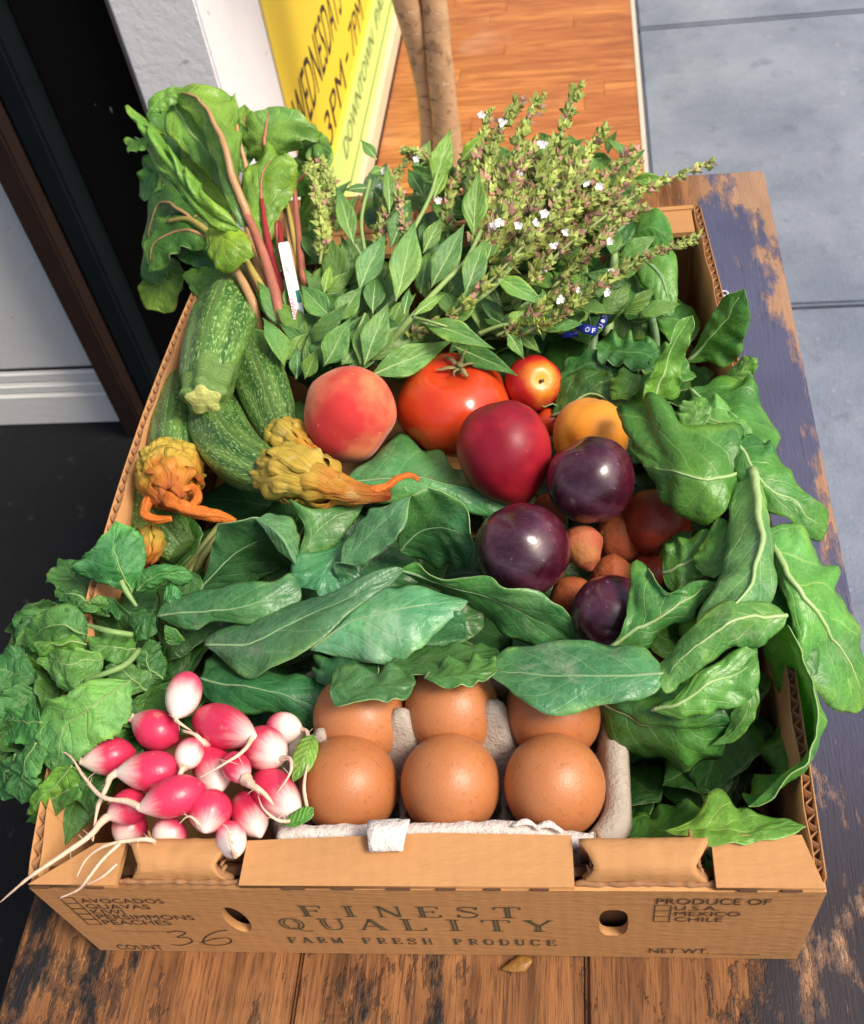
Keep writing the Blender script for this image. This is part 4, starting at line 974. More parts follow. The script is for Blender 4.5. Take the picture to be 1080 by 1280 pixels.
# ribbed stalk end
pts = [W(265, 462, 10.4), W(260, 480, 10.9), W(257, 492, 11.2), W(255, 500, 11.3)]
sk = sweep('stalk', pts, [msize(33, pts[0]), msize(33, pts[0]), msize(29, pts[0]), msize(25, pts[0]), msize(26, pts[0])], M_STALK, z1, ns=60, n=16, lobes=5, lobe_amp=.15, rough=.07, rf=180, twist=.5, pleat=lambda t: .3+.9*t)
fc = pts[-1]; fa = (pts[-1]-pts[-2]).normalized()
sweep('cut_face', [fc-fa*.0004, fc+fa*.0006], [msize(22, fc), msize(20, fc)], plain('cut stalk face', (.50, .52, .16), .5, .25, 140, .001), sk, ns=40, n=3, lobes=5, lobe_amp=.15, twist=.5)
z2 = zucc([(303, 412, 8.0), (318, 452, 8.8), (335, 500, 9.0), (352, 548, 8.6)], [16, 27, 31, 33, 32, 29, 22], 'slim dark green zucchini lying beside the chard stems', .85)
blossom(z2, [(350, 540, 8.6), (362, 550, 9.2), (380, 564, 9.3), (398, 576, 8.9), (412, 580, 8.6)], [20, 22, 20, 14, 11, 6], 7, 4)
z3 = zucc([(272, 500, 7.6), (274, 535, 8.6), (294, 568, 9.2), (322, 585, 9.4), (345, 592, 9.2)], [20, 34, 37, 37, 36, 32, 24], 'curved zucchini with long yellow blossom ending in orange threads', .9)
b3 = blossom(z3, [(336, 588, 9.3), (352, 592, 9.8), (385, 598, 10.2), (425, 612, 10.4), (455, 618, 10.4), (488, 618, 10.4)], [22, 32, 34, 29, 17, 11, 6], 9, 2)
thread(b3, [(452, 616, 10.6), (480, 610, 10.8), (498, 598, 10.9), (512, 594, 10.9), (524, 600, 10.7)], [9, 8, 6, 5, 4], 6)
z4 = zucc([(228, 478, 6.4), (222, 520, 7.8), (216, 560, 8.2), (212, 588, 7.8)], [24, 32, 33, 32, 30, 24], 'zucchini by the left box wall with crumpled yellow blossom', .95)
b4 = blossom(z4, [(213, 576, 8.2), (212, 588, 8.8), (214, 604, 9.2), (217, 622, 9.3), (220, 636, 9.0)], [22, 34, 37, 34, 27, 14], 10, 9, .55, .003)
thread(b4, [(195, 612, 9.4), (184, 628, 9.6), (182, 643, 9.4), (196, 650, 9.4), (215, 648, 9.4)], [6, 8, 8, 7, 5], 3)
thread(b4, [(205, 618, 9.8), (225, 632, 10.0), (250, 642, 9.8), (275, 645, 9.6), (294, 652, 9.4)], [12, 13, 11, 10, 5], 8)
thread(b4, [(228, 612, 10.0), (243, 610, 10.0), (248, 624, 10.0), (238, 636, 9.9), (255, 640, 9.8)], [5, 7, 7, 6, 4], 13)
z5 = zucc([(180, 612, 5.4), (190, 640, 6.2), (208, 668, 6.4), (228, 690, 6.0)], [16, 30, 36, 36, 30, 20], 'striped zucchini lowest in the pile under the crumpled blossom', 1.0)
blossom(z5, [(188, 662, 7.6), (190, 676, 8.0), (188, 692, 8.0), (180, 706, 7.6)], [8, 13, 14, 9, 4], 6, 21)

# ------------------------------------------------------------------ collard bunch
co = empty('collard_bunch', W(400, 740, .6), 'bunch of broad blue green collard leaves in the middle of the box', 'collard greens')
K = dict(rib=.80, rib_r=.0008, rib_mat=M_RIBC)
def C_(M, L, R, tint=1.0, **kw):
    d = dict(K); d.update(kw); d.setdefault('ripple', .08); d.setdefault('crumple', .0016); d.setdefault('seed', rnd.uniform(0, 9)); d['nv'] = int(d.get('nv', 26)*1.4); d['nu'] = 8; d.setdefault('vee', .10); d['bulge'] = d.get('bulge', 0)*.5
    tt_ = tint if isinstance(tint, tuple) else (tint,)*3
    f_ = rnd.uniform(.82, 1.15); tint = (tt_[0]*f_*rnd.uniform(.85, 1.3), tt_[1]*f_, tt_[2]*f_*rnd.uniform(.8, 1.15))
    return tleaf(co, M, L, R, M_COLL, tint=tint, **d)
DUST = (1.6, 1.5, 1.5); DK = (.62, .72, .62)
C_([(430, 602, 9.2), (490, 596, 9.4), (555, 602, 9.0), (652, 632, 7.6)], [(455, 578, 8.4), (505, 545, 7.0), (565, 578, 7.4), (612, 596, 7.6)], [(470, 626, 8.6), (530, 622, 8.6), (590, 642, 7.6), (630, 648, 7.2)], DUST, bulge=.12)
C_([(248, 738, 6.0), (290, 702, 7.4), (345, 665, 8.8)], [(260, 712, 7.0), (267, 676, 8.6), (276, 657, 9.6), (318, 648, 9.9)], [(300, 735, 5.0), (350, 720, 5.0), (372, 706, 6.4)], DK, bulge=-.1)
C_([(320, 649, 10.0), (348, 668, 10.0), (370, 706, 9.0)], [(343, 641, 9.6), (368, 652, 9.2), (376, 682, 8.8)], [(330, 662, 9.8), (346, 690, 9.0)], (1.5, 1.4, 1.35), rib=None, bulge=.1)
C_([(371, 705, 8.8), (393, 668, 9.6), (420, 645, 9.8), (455, 630, 9.2)], [(375, 680, 9.2), (379, 655, 9.6), (361, 624, 10.2), (384, 633, 10.0), (420, 633, 9.6)], [(390, 695, 8.6), (416, 682, 9.0), (436, 660, 9.2)], (1.35, 1.45, 1.2), rib=None, bulge=.15)
C_([(438, 672, 8.6), (415, 702, 9.0), (396, 738, 8.8)], [(390, 690, 8.8), (366, 706, 8.8), (365, 726, 8.6), (382, 736, 8.6)], [(446, 700, 8.2), (443, 738, 8.0), (420, 754, 8.2), (402, 748, 8.4)], (.95, 1.1, 1.2), ripple=.12, rib=None)
C_([(425, 704, 9.6), (455, 673, 10.4), (485, 645, 10.9), (514, 621, 11.2)], [(430, 680, 9.8), (460, 643, 10.4), (488, 630, 10.9)], [(450, 706, 9.6), (481, 685, 10.2), (507, 658, 10.9)], (1.25, 1.3, 1.25), rib=None, bulge=.12)
C_([(500, 690, 7.0), (535, 664, 8.6), (588, 668, 9.0)], [(500, 660, 9.4), (514, 621, 11.2), (553, 612, 11.0), (580, 634, 10.0)], [(520, 700, 6.2), (550, 708, 6.2), (580, 712, 7.0), (592, 690, 8.2)], (.95, 1.05, .7), bulge=-.12, nv=30)
C_([(427, 704, 9.4), (436, 722, 8.6), (446, 742, 8.0)], [(420, 706, 9.2), (422, 722, 8.6), (434, 738, 8.0)], [(445, 706, 9.0), (452, 724, 8.2)], (.9, 1.0, .8), rib=None)
C_([(498, 713, 9.4), (560, 732, 9.4), (620, 752, 9.0), (675, 778, 8.0), (718, 800, 7.0)], [(520, 704, 9.8), (548, 720, 10.0), (605, 720, 10.2), (627, 733, 10.0), (657, 736, 9.8), (700, 757, 9.0), (718, 780, 8.0)], [(530, 730, 8.8), (567, 742, 8.4), (600, 764, 7.6), (630, 790, 7.0), (660, 806, 6.6), (700, 812, 6.4)], (1.0, 1.1, .8), bulge=.08, nv=34)
C_([(388, 812, 9.0), (440, 775, 10.2), (505, 757, 10.6), (585, 752, 9.6)], [(425, 775, 9.4), (472, 741, 9.8), (507, 735, 9.9), (540, 738, 9.7), (566, 745, 9.6)], [(425, 822, 8.8), (483, 828, 9.2), (525, 808, 9.6), (560, 778, 9.6)], (2.0, 1.7, 1.6), bulge=.12, nv=30)
C_([(430, 826, 8.0), (520, 816, 8.4), (582, 798, 8.4)], [(480, 812, 8.4), (525, 795, 8.8), (556, 770, 9.4), (582, 768, 9.6)], [(460, 838, 7.8), (520, 834, 8.0), (562, 822, 8.2)], (1.0, 1.1, .8), bulge=.1)
C_([(256, 806, 8.2), (310, 803, 9.0), (375, 772, 9.6), (440, 745, 10.0), (505, 712, 10.0)], [(262, 793, 8.2), (300, 780, 8.6), (372, 752, 9.2), (410, 745, 9.6), (450, 722, 10.2), (490, 708, 10.2)], [(276, 822, 8.0), (302, 845, 8.4), (326, 845, 8.8), (380, 814, 9.6), (432, 772, 9.9), (490, 728, 9.8)], (1.3, 1.3, 1.25), bulge=.15, nv=34)
C_([(196, 771, 8.6), (250, 762, 9.4), (310, 756, 9.6), (376, 735, 9.2)], [(208, 753, 8.8), (275, 733, 9.4), (335, 726, 9.6), (366, 716, 9.4)], [(222, 783, 8.4), (247, 787, 8.6), (268, 777, 8.8), (308, 782, 8.8), (358, 767, 8.8), (376, 750, 8.8)], (1.15, 1.2, 1.15), bulge=.12, nv=30)
C_([(250, 848, 7.6), (310, 858, 8.4), (360, 870, 8.4), (414, 892, 7.4)], [(268, 822, 7.0), (330, 838, 7.6), (385, 846, 8.0), (418, 862, 8.0)], [(258, 874, 7.2), (300, 890, 7.4), (350, 893, 7.2), (402, 920, 6.6)], (.8, .95, .75), bulge=.15, ripple=.12)
C_([(412, 862, 10.6), (455, 860, 11.0), (520, 854, 10.6)], [(420, 842, 10.2), (470, 835, 10.4), (510, 838, 10.2)], [(418, 884, 10.6), (450, 878, 11.0), (476, 874, 11.0), (505, 876, 10.7)], (.9, 1.0, .75), rib=None, ripple=.2, rf=2.6)
C_([(395, 850, 8.6), (425, 838, 9.0), (470, 826, 8.6)], [(390, 826, 8.4), (420, 815, 8.6), (450, 812, 8.6)], [(410, 858, 8.8), (440, 856, 9.2), (470, 842, 8.8)], (.75, .85, .65), rib=None, ripple=.2)
C_([(530, 848, 10.6), (570, 844, 10.9), (625, 838, 10.4)], [(545, 830, 10.2), (580, 826, 10.2), (615, 826, 10.0)], [(555, 858, 10.8), (585, 858, 10.9), (610, 850, 10.6)], (.8, .9, .65), rib=None, ripple=.2)
C_([(540, 800, 8.4), (580, 775, 8.0), (605, 765, 7.6)], [(535, 780, 8.4), (560, 762, 8.2), (595, 752, 7.8)], [(560, 808, 8.0), (585, 800, 7.6), (605, 785, 7.4)], (.85, .95, .7), ripple=.15, rib=None)
# the broad pale leaf laid over the eggs
C_([(832, 842, 11.0), (760, 842, 11.2), (690, 842, 11.0), (572, 832, 10.2)], [(805, 812, 10.6), (745, 804, 10.4), (680, 804, 10.2), (620, 816, 10.0)], [(816, 868, 10.8), (750, 882, 10.9), (684, 892, 10.8), (645, 868, 10.8), (608, 842, 10.4)], (2.2, 1.75, 1.7), bulge=.12, nv=30)
C_([(490, 828, 9.4), (550, 824, 9.8), (628, 818, 9.4)], [(505, 812, 9.0), (560, 806, 9.2), (610, 806, 9.0)], [(505, 842, 9.9), (555, 842, 10.2), (610, 834, 10.0)], (.7, .8, .6), rib=None)
# stalk ends and a bed of lower leaves tinted dark to stand in for shade
for i in range(9):
    a = rnd.uniform(-1, 1); stem(co, [(228+i*5, 716-a*8, 4+rnd.random()), (248+i*3, 690-a*6, 5+rnd.random()), (275+i*3, 655, 5.4)], [.0022, .0020, .0018], plain('stalk end', (.22, .25, .08), .5, .3) if i == 0 else bpy.data.materials['stalk end'], ns=8, n=8)
def bed(parent, mat, box, n, z0, z1, ln, wd, tint, seed):  # low tint puts the shade of the gaps into the leaf colour
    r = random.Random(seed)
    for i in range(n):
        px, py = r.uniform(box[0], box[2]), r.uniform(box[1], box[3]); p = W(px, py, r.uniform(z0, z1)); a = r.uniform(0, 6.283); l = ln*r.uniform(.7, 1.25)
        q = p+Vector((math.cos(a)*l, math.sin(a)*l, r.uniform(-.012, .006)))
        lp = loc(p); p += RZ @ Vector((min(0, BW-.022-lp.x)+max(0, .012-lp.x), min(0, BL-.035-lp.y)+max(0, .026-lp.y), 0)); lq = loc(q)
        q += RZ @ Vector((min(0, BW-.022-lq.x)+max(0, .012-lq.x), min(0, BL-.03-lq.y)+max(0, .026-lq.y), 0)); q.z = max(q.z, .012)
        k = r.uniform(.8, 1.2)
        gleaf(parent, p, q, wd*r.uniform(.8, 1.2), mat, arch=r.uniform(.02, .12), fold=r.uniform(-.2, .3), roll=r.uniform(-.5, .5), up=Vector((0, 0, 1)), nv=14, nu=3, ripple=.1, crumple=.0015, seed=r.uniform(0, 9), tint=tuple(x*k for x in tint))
bed(co, M_COLL, (270, 640, 680, 850), 26, 2.0, 4.6, .07, .05, (.6, .7, .55), 3)

# ------------------------------------------------------------------ salad greens along the right wall
gr = empty('salad_greens_bunch', W(930, 760, .6), 'bunch of bright curling salad leaves draped over the right box wall', 'salad greens')
def G_(M, L, R, tint=1.0, **kw):
    d = dict(rib=.92, rib_r=.0010, rib_mat=M_RIBG, ripple=.10, crumple=.0030, cf=42, nv=28, seed=rnd.uniform(0, 9), vee=.10, nu=8); d.update(kw); d['nv'] = int(d['nv']*1.4); d['bulge'] = d.get('bulge', 0)*.5
    return tleaf(gr, M, L, R, M_GREEN, tint=tint, **d)
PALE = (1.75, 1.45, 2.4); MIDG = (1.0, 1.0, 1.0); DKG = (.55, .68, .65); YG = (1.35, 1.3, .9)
G_([(858, 452, 9.0), (895, 412, 11.5), (930, 361, 14.0)], [(866, 436, 9.6), (880, 405, 11.5), (898, 376, 13.2)], [(905, 458, 9.0), (921, 448, 9.8), (933, 414, 11.6), (934, 385, 13.0)], (.95, 1.0, .8), bulge=.06)
G_([(815, 505, 9.4), (828, 462, 11.0), (850, 418, 12.8), (866, 394, 13.6)], [(801, 500, 9.8), (808, 474, 11.0), (831, 432, 12.8), (850, 398, 13.6)], [(843, 494, 9.4), (847, 466, 10.6), (859, 438, 12.0), (869, 410, 13.2)], (1.2, 1.15, 1.1), bulge=.1)
G_([(900, 480, 9.4), (922, 464, 10.4), (946, 446, 11.0)], [(908, 464, 9.8), (925, 449, 10.6)], [(925, 482, 9.6), (945, 462, 10.4)], (1.1, 1.05, .9), rib=None)
G_([(926, 592, 11.2), (886, 594, 12.2), (846, 588, 12.2), (806, 584, 10.8)], [(924, 540, 11.4), (880, 530, 12.2), (856, 526, 12.2), (828, 502, 11.8), (800, 500, 11.4), (777, 513, 10.6), (782, 545, 10.4)], [(919, 612, 11.0), (902, 645, 10.6), (882, 656, 10.2), (856, 644, 10.0), (822, 610, 10.2)], (.85, .92, .85), bulge=.16, nv=34, crumple=.0022)
G_([(862, 486, 9.8), (905, 508, 10.8), (945, 552, 11.0), (978, 598, 9.8)], [(872, 505, 10.0), (910, 540, 10.8), (945, 580, 10.6)], [(895, 474, 9.6), (938, 482, 10.2), (962, 522, 10.0), (970, 562, 9.8)], (.85, .95, .85), bulge=.12)
G_([(850, 520, 10.4), (885, 520, 11.0), (925, 540, 11.4), (945, 570, 11.2)], [(860, 505, 10.2), (895, 500, 10.8), (930, 520, 11.0)], [(862, 538, 10.4), (895, 545, 10.8), (925, 562, 11.0)], (1.5, 1.35, 1.5), bulge=.2, ripple=.2)
G_([(922, 556, 11.6), (956, 598, 11.8), (1000, 632, 10.9), (1034, 664, 9.4)], [(920, 590, 11.2), (948, 622, 11.0), (990, 652, 10.2), (1024, 676, 9.2)], [(940, 545, 11.4), (978, 580, 11.2), (1015, 618, 10.4), (1035, 640, 9.6)], (1.05, 1.1, .95), bulge=.12, nv=32)
G_([(940, 588, 11.6), (952, 640, 12.2), (950, 695, 12.4), (930, 745, 12.4), (892, 792, 12.0)], [(918, 604, 11.0), (908, 690, 11.2), (893, 735, 11.4), (872, 778, 11.4)], [(958, 625, 11.2), (968, 690, 11.2), (966, 745, 11.2), (930, 792, 11.2)], PALE, bulge=.10, nv=34, rib_r=.0024, crumple=.0020)
G_([(985, 770, 11.8), (935, 772, 12.6), (880, 800, 12.4), (826, 858, 10.9)], [(968, 755, 11.8), (920, 752, 12.2), (880, 772, 12.0), (845, 805, 11.4), (820, 838, 10.9)], [(980, 785, 11.6), (955, 800, 11.4), (938, 808, 11.2), (905, 812, 11.6), (872, 840, 11.2), (838, 868, 10.7)], (1.65, 1.4, 1.5), bulge=.12, nv=34)
G_([(958, 662, 10.6), (990, 722, 11.0), (1036, 780, 9.6), (1070, 832, 7.0), (1078, 884, 4.6)], [(990, 648, 10.4), (1024, 684, 9.8), (1046, 716, 9.0), (1056, 745, 8.2), (1068, 795, 6.8), (1086, 840, 5.6)], [(972, 722, 10.4), (994, 790, 9.8), (1002, 832, 8.8), (1014, 858, 7.8), (1038, 886, 6.2), (1062, 892, 4.8)], (1.35, 1.3, 1.15), bulge=.10, nv=36, rib_r=.0017)
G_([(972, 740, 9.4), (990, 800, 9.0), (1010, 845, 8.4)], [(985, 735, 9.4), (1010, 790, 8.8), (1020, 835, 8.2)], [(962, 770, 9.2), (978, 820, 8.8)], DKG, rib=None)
G_([(982, 784, 10.8), (1000, 850, 10.6), (1013, 918, 10.2), (990, 962, 9.8), (935, 1008, 8.9)], [(960, 790, 9.6), (968, 860, 7.0), (972, 920, 5.5), (955, 955, 5.5), (930, 990, 7.0)], [(990, 786, 11.2), (1012, 850, 11.2), (1021, 915, 10.8), (1000, 968, 10.2), (955, 1004, 9.2)], YG, rib=None, bulge=-.2, nv=34)
G_([(830, 1038, 8.2), (880, 1034, 8.9), (940, 1032, 9.2), (1008, 1034, 9.0)], [(862, 1024, 8.4), (896, 990, 8.2), (925, 1008, 8.6), (970, 1020, 8.8)], [(860, 1048, 9.0), (900, 1053, 9.35), (985, 1048, 9.3)], (1.6, 1.35, 1.2), bulge=.1, nv=30, rib=None)
G_([(782, 1044, 6.0), (830, 1030, 6.8), (880, 1022, 7.0)], [(795, 1020, 5.5), (830, 1008, 5.8), (865, 1005, 6.2)], [(810, 1052, 7.0), (850, 1050, 7.6)], DKG, rib=None)
G_([(815, 888, 9.6), (880, 862, 10.8), (948, 826, 11.0)], [(855, 860, 10.4), (900, 822, 11.0), (938, 806, 11.2)], [(850, 894, 9.8), (925, 884, 10.0), (950, 855, 10.4)], (1.0, 1.05, 1.0), bulge=.12)
G_([(946, 850, 10.2), (930, 895, 9.4), (888, 932, 8.2)], [(925, 870, 10.0), (905, 905, 8.8)], [(950, 880, 9.6), (920, 918, 8.6)], (1.2, 1.1, .9), rib=None)
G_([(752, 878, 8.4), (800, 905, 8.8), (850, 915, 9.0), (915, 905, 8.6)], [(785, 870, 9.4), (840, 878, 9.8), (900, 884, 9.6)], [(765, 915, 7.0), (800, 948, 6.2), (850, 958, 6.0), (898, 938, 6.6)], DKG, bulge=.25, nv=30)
G_([(763, 808, 9.4), (795, 782, 10.4), (845, 755, 11.0), (900, 728, 10.2)], [(782, 772, 10.4), (786, 712, 10.6), (800, 706, 10.8), (822, 730, 11.0), (840, 740, 11.2), (872, 728, 10.6)], [(775, 814, 9.2), (806, 812, 9.4), (832, 782, 10.0), (864, 768, 10.2)], (1.1, 1.1, 1.0), bulge=.12, nv=32)
G_([(828, 716, 8.2), (855, 705, 9.0), (905, 680, 9.8)], [(830, 690, 8.6), (858, 672, 9.2), (890, 662, 9.6)], [(838, 735, 8.2), (870, 726, 8.8), (900, 705, 9.4)], (.85, .95, .9), ripple=.15)
G_([(826, 700, 7.0), (842, 682, 7.8), (866, 664, 8.4)], [(828, 682, 7.2), (845, 668, 7.8)], [(842, 708, 7.0), (862, 686, 7.8)], (.6, .7, .5), rib=None)
G_([(880, 720, 9.6), (900, 690, 10.2), (908, 650, 10.4)], [(868, 700, 9.6), (882, 670, 10.0), (896, 648, 10.4)], [(900, 720, 9.8), (912, 690, 10.2)], (.8, .9, .85), rib=None)
# dark leaves behind the fruit and curled heart
G_([(690, 520, 7.4), (735, 495, 8.6), (790, 515, 8.6)], [(702, 480, 8.4), (735, 462, 9.0), (770, 475, 9.0)], [(720, 512, 7.4), (755, 508, 7.8)], (.95, .72, .6), bulge=.2, ripple=.12)
G_([(700, 470, 8.4), (740, 455, 9.2), (800, 470, 9.0)], [(715, 448, 8.8), (750, 440, 9.2), (785, 450, 9.2)], [(720, 485, 8.4), (760, 482, 8.8)], DKG, ripple=.2, rib=None)
G_([(765, 500, 9.0), (785, 480, 9.8), (780, 458, 10.0)], [(760, 482, 9.4), (768, 464, 9.8)], [(790, 495, 9.2), (798, 474, 9.8)], (1.05, .95, .7), rib=None, bulge=.1)
G_([(800, 440, 9.6), (830, 455, 9.8), (870, 470, 9.4)], [(810, 425, 9.6), (845, 438, 9.6)], [(815, 462, 9.8), (850, 478, 9.6)], (.75, .88, .9), ripple=.2, rib=None)
G_([(745, 432, 9.4), (790, 440, 9.8), (830, 450, 9.6)], [(755, 418, 9.2), (800, 424, 9.6)], [(755, 450, 9.6), (805, 462, 9.8)], (.7, .82, .8), ripple=.2, rib=None)
G_([(850, 545, 11.0), (872, 520, 11.6), (868, 500, 11.4)], [(848, 528, 11.2), (852, 506, 11.4)], [(880, 535, 11.4), (888, 510, 11.4)], (1.3, 1.2, 1.4), ripple=.25, rib=None)
bed(gr, M_GREEN, (600, 560, 870, 790), 30, 1.0, 2.6, .05, .04, (.28, .36, .28), 51)  # very low tint paints the shade beneath the fruit
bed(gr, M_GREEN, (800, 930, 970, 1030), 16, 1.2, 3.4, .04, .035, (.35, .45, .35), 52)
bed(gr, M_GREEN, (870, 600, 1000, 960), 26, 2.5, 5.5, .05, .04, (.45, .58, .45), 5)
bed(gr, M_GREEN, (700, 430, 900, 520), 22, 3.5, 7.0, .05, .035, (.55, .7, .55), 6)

# ------------------------------------------------------------------ chard bunch, back left
ch = empty('chard_bunch', W(330, 400, .6), 'bunch of chard with pink stems and curling yellow green leaves', 'chard')
def H_(M, L, R, tint=1.0, **kw):
    d = dict(rib=.9, rib_r=.0014, rib_mat=M_TAN, ripple=.16, crumple=.0028, nv=28, seed=rnd.uniform(0, 9), nu=8); d.update(kw); d['nv'] = int(d['nv']*1.4); d['bulge'] = d.get('bulge', 0)*.5
    return tleaf(ch, M, L, R, M_CHARD, tint=tint, **d)
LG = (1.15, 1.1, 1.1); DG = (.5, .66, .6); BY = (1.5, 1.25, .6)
H_([(312, 278, 12.6), (291, 217, 15.2), (271, 161, 17.0), (251, 128, 17.6), (218, 114, 16.8)], [(300, 282, 12.6), (282, 235, 14.4), (262, 190, 15.6), (246, 150, 16.4), (226, 132, 16.6)], [(304, 240, 13.6), (298, 150, 15.6), (293, 114, 16.6), (268, 112, 17.2), (240, 108, 17.2)], LG, nv=38, rib_r=.0032, bulge=-.10, crumple=.003)
H_([(186, 180, 16.2), (215, 215, 15.9), (258, 262, 14.6), (300, 286, 13.6)], [(182, 145, 16.6), (196, 165, 16.6), (232, 208, 16.0), (275, 258, 14.9)], [(184, 190, 15.8), (210, 222, 15.4), (248, 268, 14.2), (285, 290, 13.4)], (1.3, 1.25, .9), bulge=.5, rib=None, nv=30, ripple=.3, rf=6)
H_([(215, 128, 16.0), (243, 170, 15.2), (278, 218, 14.0), (296, 262, 12.8)], [(222, 120, 16.2), (255, 160, 15.4), (288, 215, 14.0)], [(204, 160, 15.6), (232, 188, 14.6), (266, 228, 13.2)], (1.15, 1.1, .95), rib_mat=M_RIBG, bulge=.2)
H_([(230, 172, 13.4), (250, 225, 12.6), (292, 266, 12.0)], [(242, 170, 13.4), (268, 215, 12.6), (290, 250, 12.2)], [(226, 196, 13.2), (244, 240, 12.2), (270, 264, 11.8)], BY, rib=None, bulge=.15)
H_([(258, 288, 12.6), (285, 300, 13.2), (318, 320, 12.6)], [(278, 282, 13.0), (298, 282, 13.2), (314, 300, 13.0)], [(262, 318, 12.2), (280, 338, 12.0), (304, 328, 12.4)], BY, rib=None, bulge=.25, ripple=.14, nv=24)
H_([(334, 205, 13.0), (331, 168, 14.4), (336, 134, 15.2)], [(310, 190, 13.0), (306, 168, 13.8), (316, 146, 14.8)], [(350, 195, 13.2), (376, 186, 13.8), (398, 166, 14.2), (376, 142, 14.9), (352, 133, 15.2)], LG, bulge=.18, rib_mat=M_PINK, rib_r=.0020)
H_([(336, 306, 11.2), (327, 258, 12.4), (329, 218, 13.4), (346, 194, 13.9)], [(324, 304, 11.4), (308, 280, 11.9), (297, 250, 12.5), (312, 212, 13.4), (338, 180, 14.1)], [(342, 296, 11.2), (350, 268, 11.9), (364, 244, 12.5), (374, 212, 13.3), (362, 196, 13.8)], (1.1, 1.1, 1.0), bulge=.18, rib_mat=M_PINK, rib_r=.0020)
H_([(376, 186, 12.6), (392, 178, 13.4), (414, 190, 13.6)], [(380, 172, 13.2), (396, 164, 13.8), (410, 172, 13.8)], [(385, 200, 12.8), (402, 204, 13.0)], LG, rib=None, bulge=.3, ripple=.2)
H_([(392, 205, 11.6), (393, 255, 10.8), (382, 312, 9.8)], [(378, 220, 11.4), (376, 262, 10.4), (374, 300, 9.8)], [(404, 220, 11.2), (402, 262, 10.4), (396, 298, 9.8)], (1.2, 1.05, .75), rib=None, ripple=.12)
H_([(310, 210, 12.4), (296, 175, 13.6), (295, 145, 14.4)], [(302, 215, 12.4), (290, 180, 13.6)], [(318, 195, 12.6), (308, 160, 14.2)], (.85, .95, .85), rib_mat=M_TAN)
H_([(205, 192, 13.0), (188, 220, 11.6), (180, 252, 10.2)], [(184, 190, 12.6), (172, 222, 11.2), (172, 244, 10.4)], [(206, 215, 12.2), (204, 240, 11.0)], DG, rib=None)
H_([(160, 183, 13.2), (172, 180, 13.4), (188, 176, 13.6)], [(154, 176, 13.2), (168, 172, 13.4)], [(158, 190, 13.2), (174, 186, 13.4)], (.9, 1.0, .8), rib=None, nv=14)
H_([(255, 292, 11.0), (228, 262, 12.0), (198, 254, 11.4), (186, 300, 9.4), (196, 356, 7.4)], [(238, 288, 10.6), (220, 278, 11.0), (212, 300, 9.6), (212, 350, 7.4)], [(250, 268, 11.4), (224, 240, 12.2), (192, 242, 11.6), (182, 292, 9.4), (178, 345, 7.6)], DG, rib_mat=M_TAN, nv=34)
H_([(208, 318, 8.8), (202, 356, 7.2), (206, 392, 5.6)], [(190, 322, 8.6), (176, 348, 7.2), (178, 378, 6.2)], [(222, 324, 8.6), (230, 350, 7.4), (222, 386, 6.0)], (1.0, .95, .55), rib=None, ripple=.12)
H_([(208, 300, 10.0), (245, 316, 10.4), (285, 335, 10.2)], [(215, 286, 10.2), (255, 296, 10.6), (280, 318, 10.4)], [(215, 318, 9.8), (240, 335, 9.8), (270, 342, 10.0)], DG, rib=None, ripple=.15)
H_([(228, 345, 9.4), (258, 348, 10.0), (292, 342, 10.0)], [(240, 335, 9.8), (270, 334, 10.2)], [(240, 366, 9.0), (254, 372, 9.0), (276, 358, 9.6)], (.7, .85, .65), rib=None, ripple=.12)
H_([(270, 345, 9.6), (295, 352, 9.8), (312, 370, 9.4)], [(280, 338, 9.8), (305, 345, 9.8)], [(278, 362, 9.2), (298, 374, 9.0)], DG, rib=None)
H_([(285, 262, 11.4), (240, 270, 11.6), (205, 285, 11.0)], [(275, 250, 11.6), (240, 252, 11.8), (212, 268, 11.4)], [(275, 285, 11.0), (240, 296, 10.8), (215, 300, 10.6)], DG, rib_mat=M_TAN)
for P, r, m in (([(289, 328, 11.6), (306, 357, 11.2), (318, 385, 10.4), (326, 418, 8.6)], .0036, M_TAN), ([(307, 324, 11.6), (328, 362, 11.0), (342, 396, 10.0), (348, 425, 8.6)], .0036, M_YEL),
                ([(300, 255, 13.4), (318, 289, 12.6), (338, 345, 11.4), (350, 392, 10.4), (358, 430, 8.6)], .0042, M_PINK), ([(327, 250, 12.6), (335, 302, 11.6), (350, 355, 10.8), (364, 402, 9.6), (368, 430, 8.2)], .0030, M_RED),
                ([(348, 278, 11.2), (356, 330, 10.8), (368, 380, 9.8), (372, 420, 8.4)], .0032, M_RED), ([(367, 226, 12.4), (372, 280, 11.4), (379, 350, 10.0), (384, 400, 8.4)], .0027, M_PINK),
                ([(358, 250, 11.8), (366, 290, 11.2), (376, 350, 9.6)], .0022, M_YEL), ([(210, 276, 12.0), (236, 274, 12.2), (262, 292, 12.0), (290, 325, 11.2)], .0026, M_YEL), ([(294, 145, 15.4), (300, 180, 14.6), (308, 212, 13.4), (314, 260, 12.2)], .0022, M_TAN)):
    stem(ch, P, [r*.55, r*.75, r*.84, r*.88], m, ns=12, n=26, rough=.08, rf=70)
H_([(300, 270, 10.8), (258, 205, 12.4), (210, 135, 13.6)], [(255, 262, 11.0), (205, 205, 12.6), (186, 150, 13.4)], [(300, 215, 11.4), (280, 160, 12.8), (240, 118, 13.6)], DG, rib=None, bulge=-.2)
H_([(188, 140, 16.4), (205, 118, 17.0), (240, 110, 17.2)], [(182, 150, 16.0), (192, 118, 16.8), (220, 108, 17.2)], [(205, 140, 16.2), (225, 126, 16.6)], (.9, 1.0, .9), rib=None, bulge=.3)
bed(ch, M_CHARD, (200, 240, 330, 350), 16, 6.0, 9.0, .05, .04, (.5, .65, .5), 8)
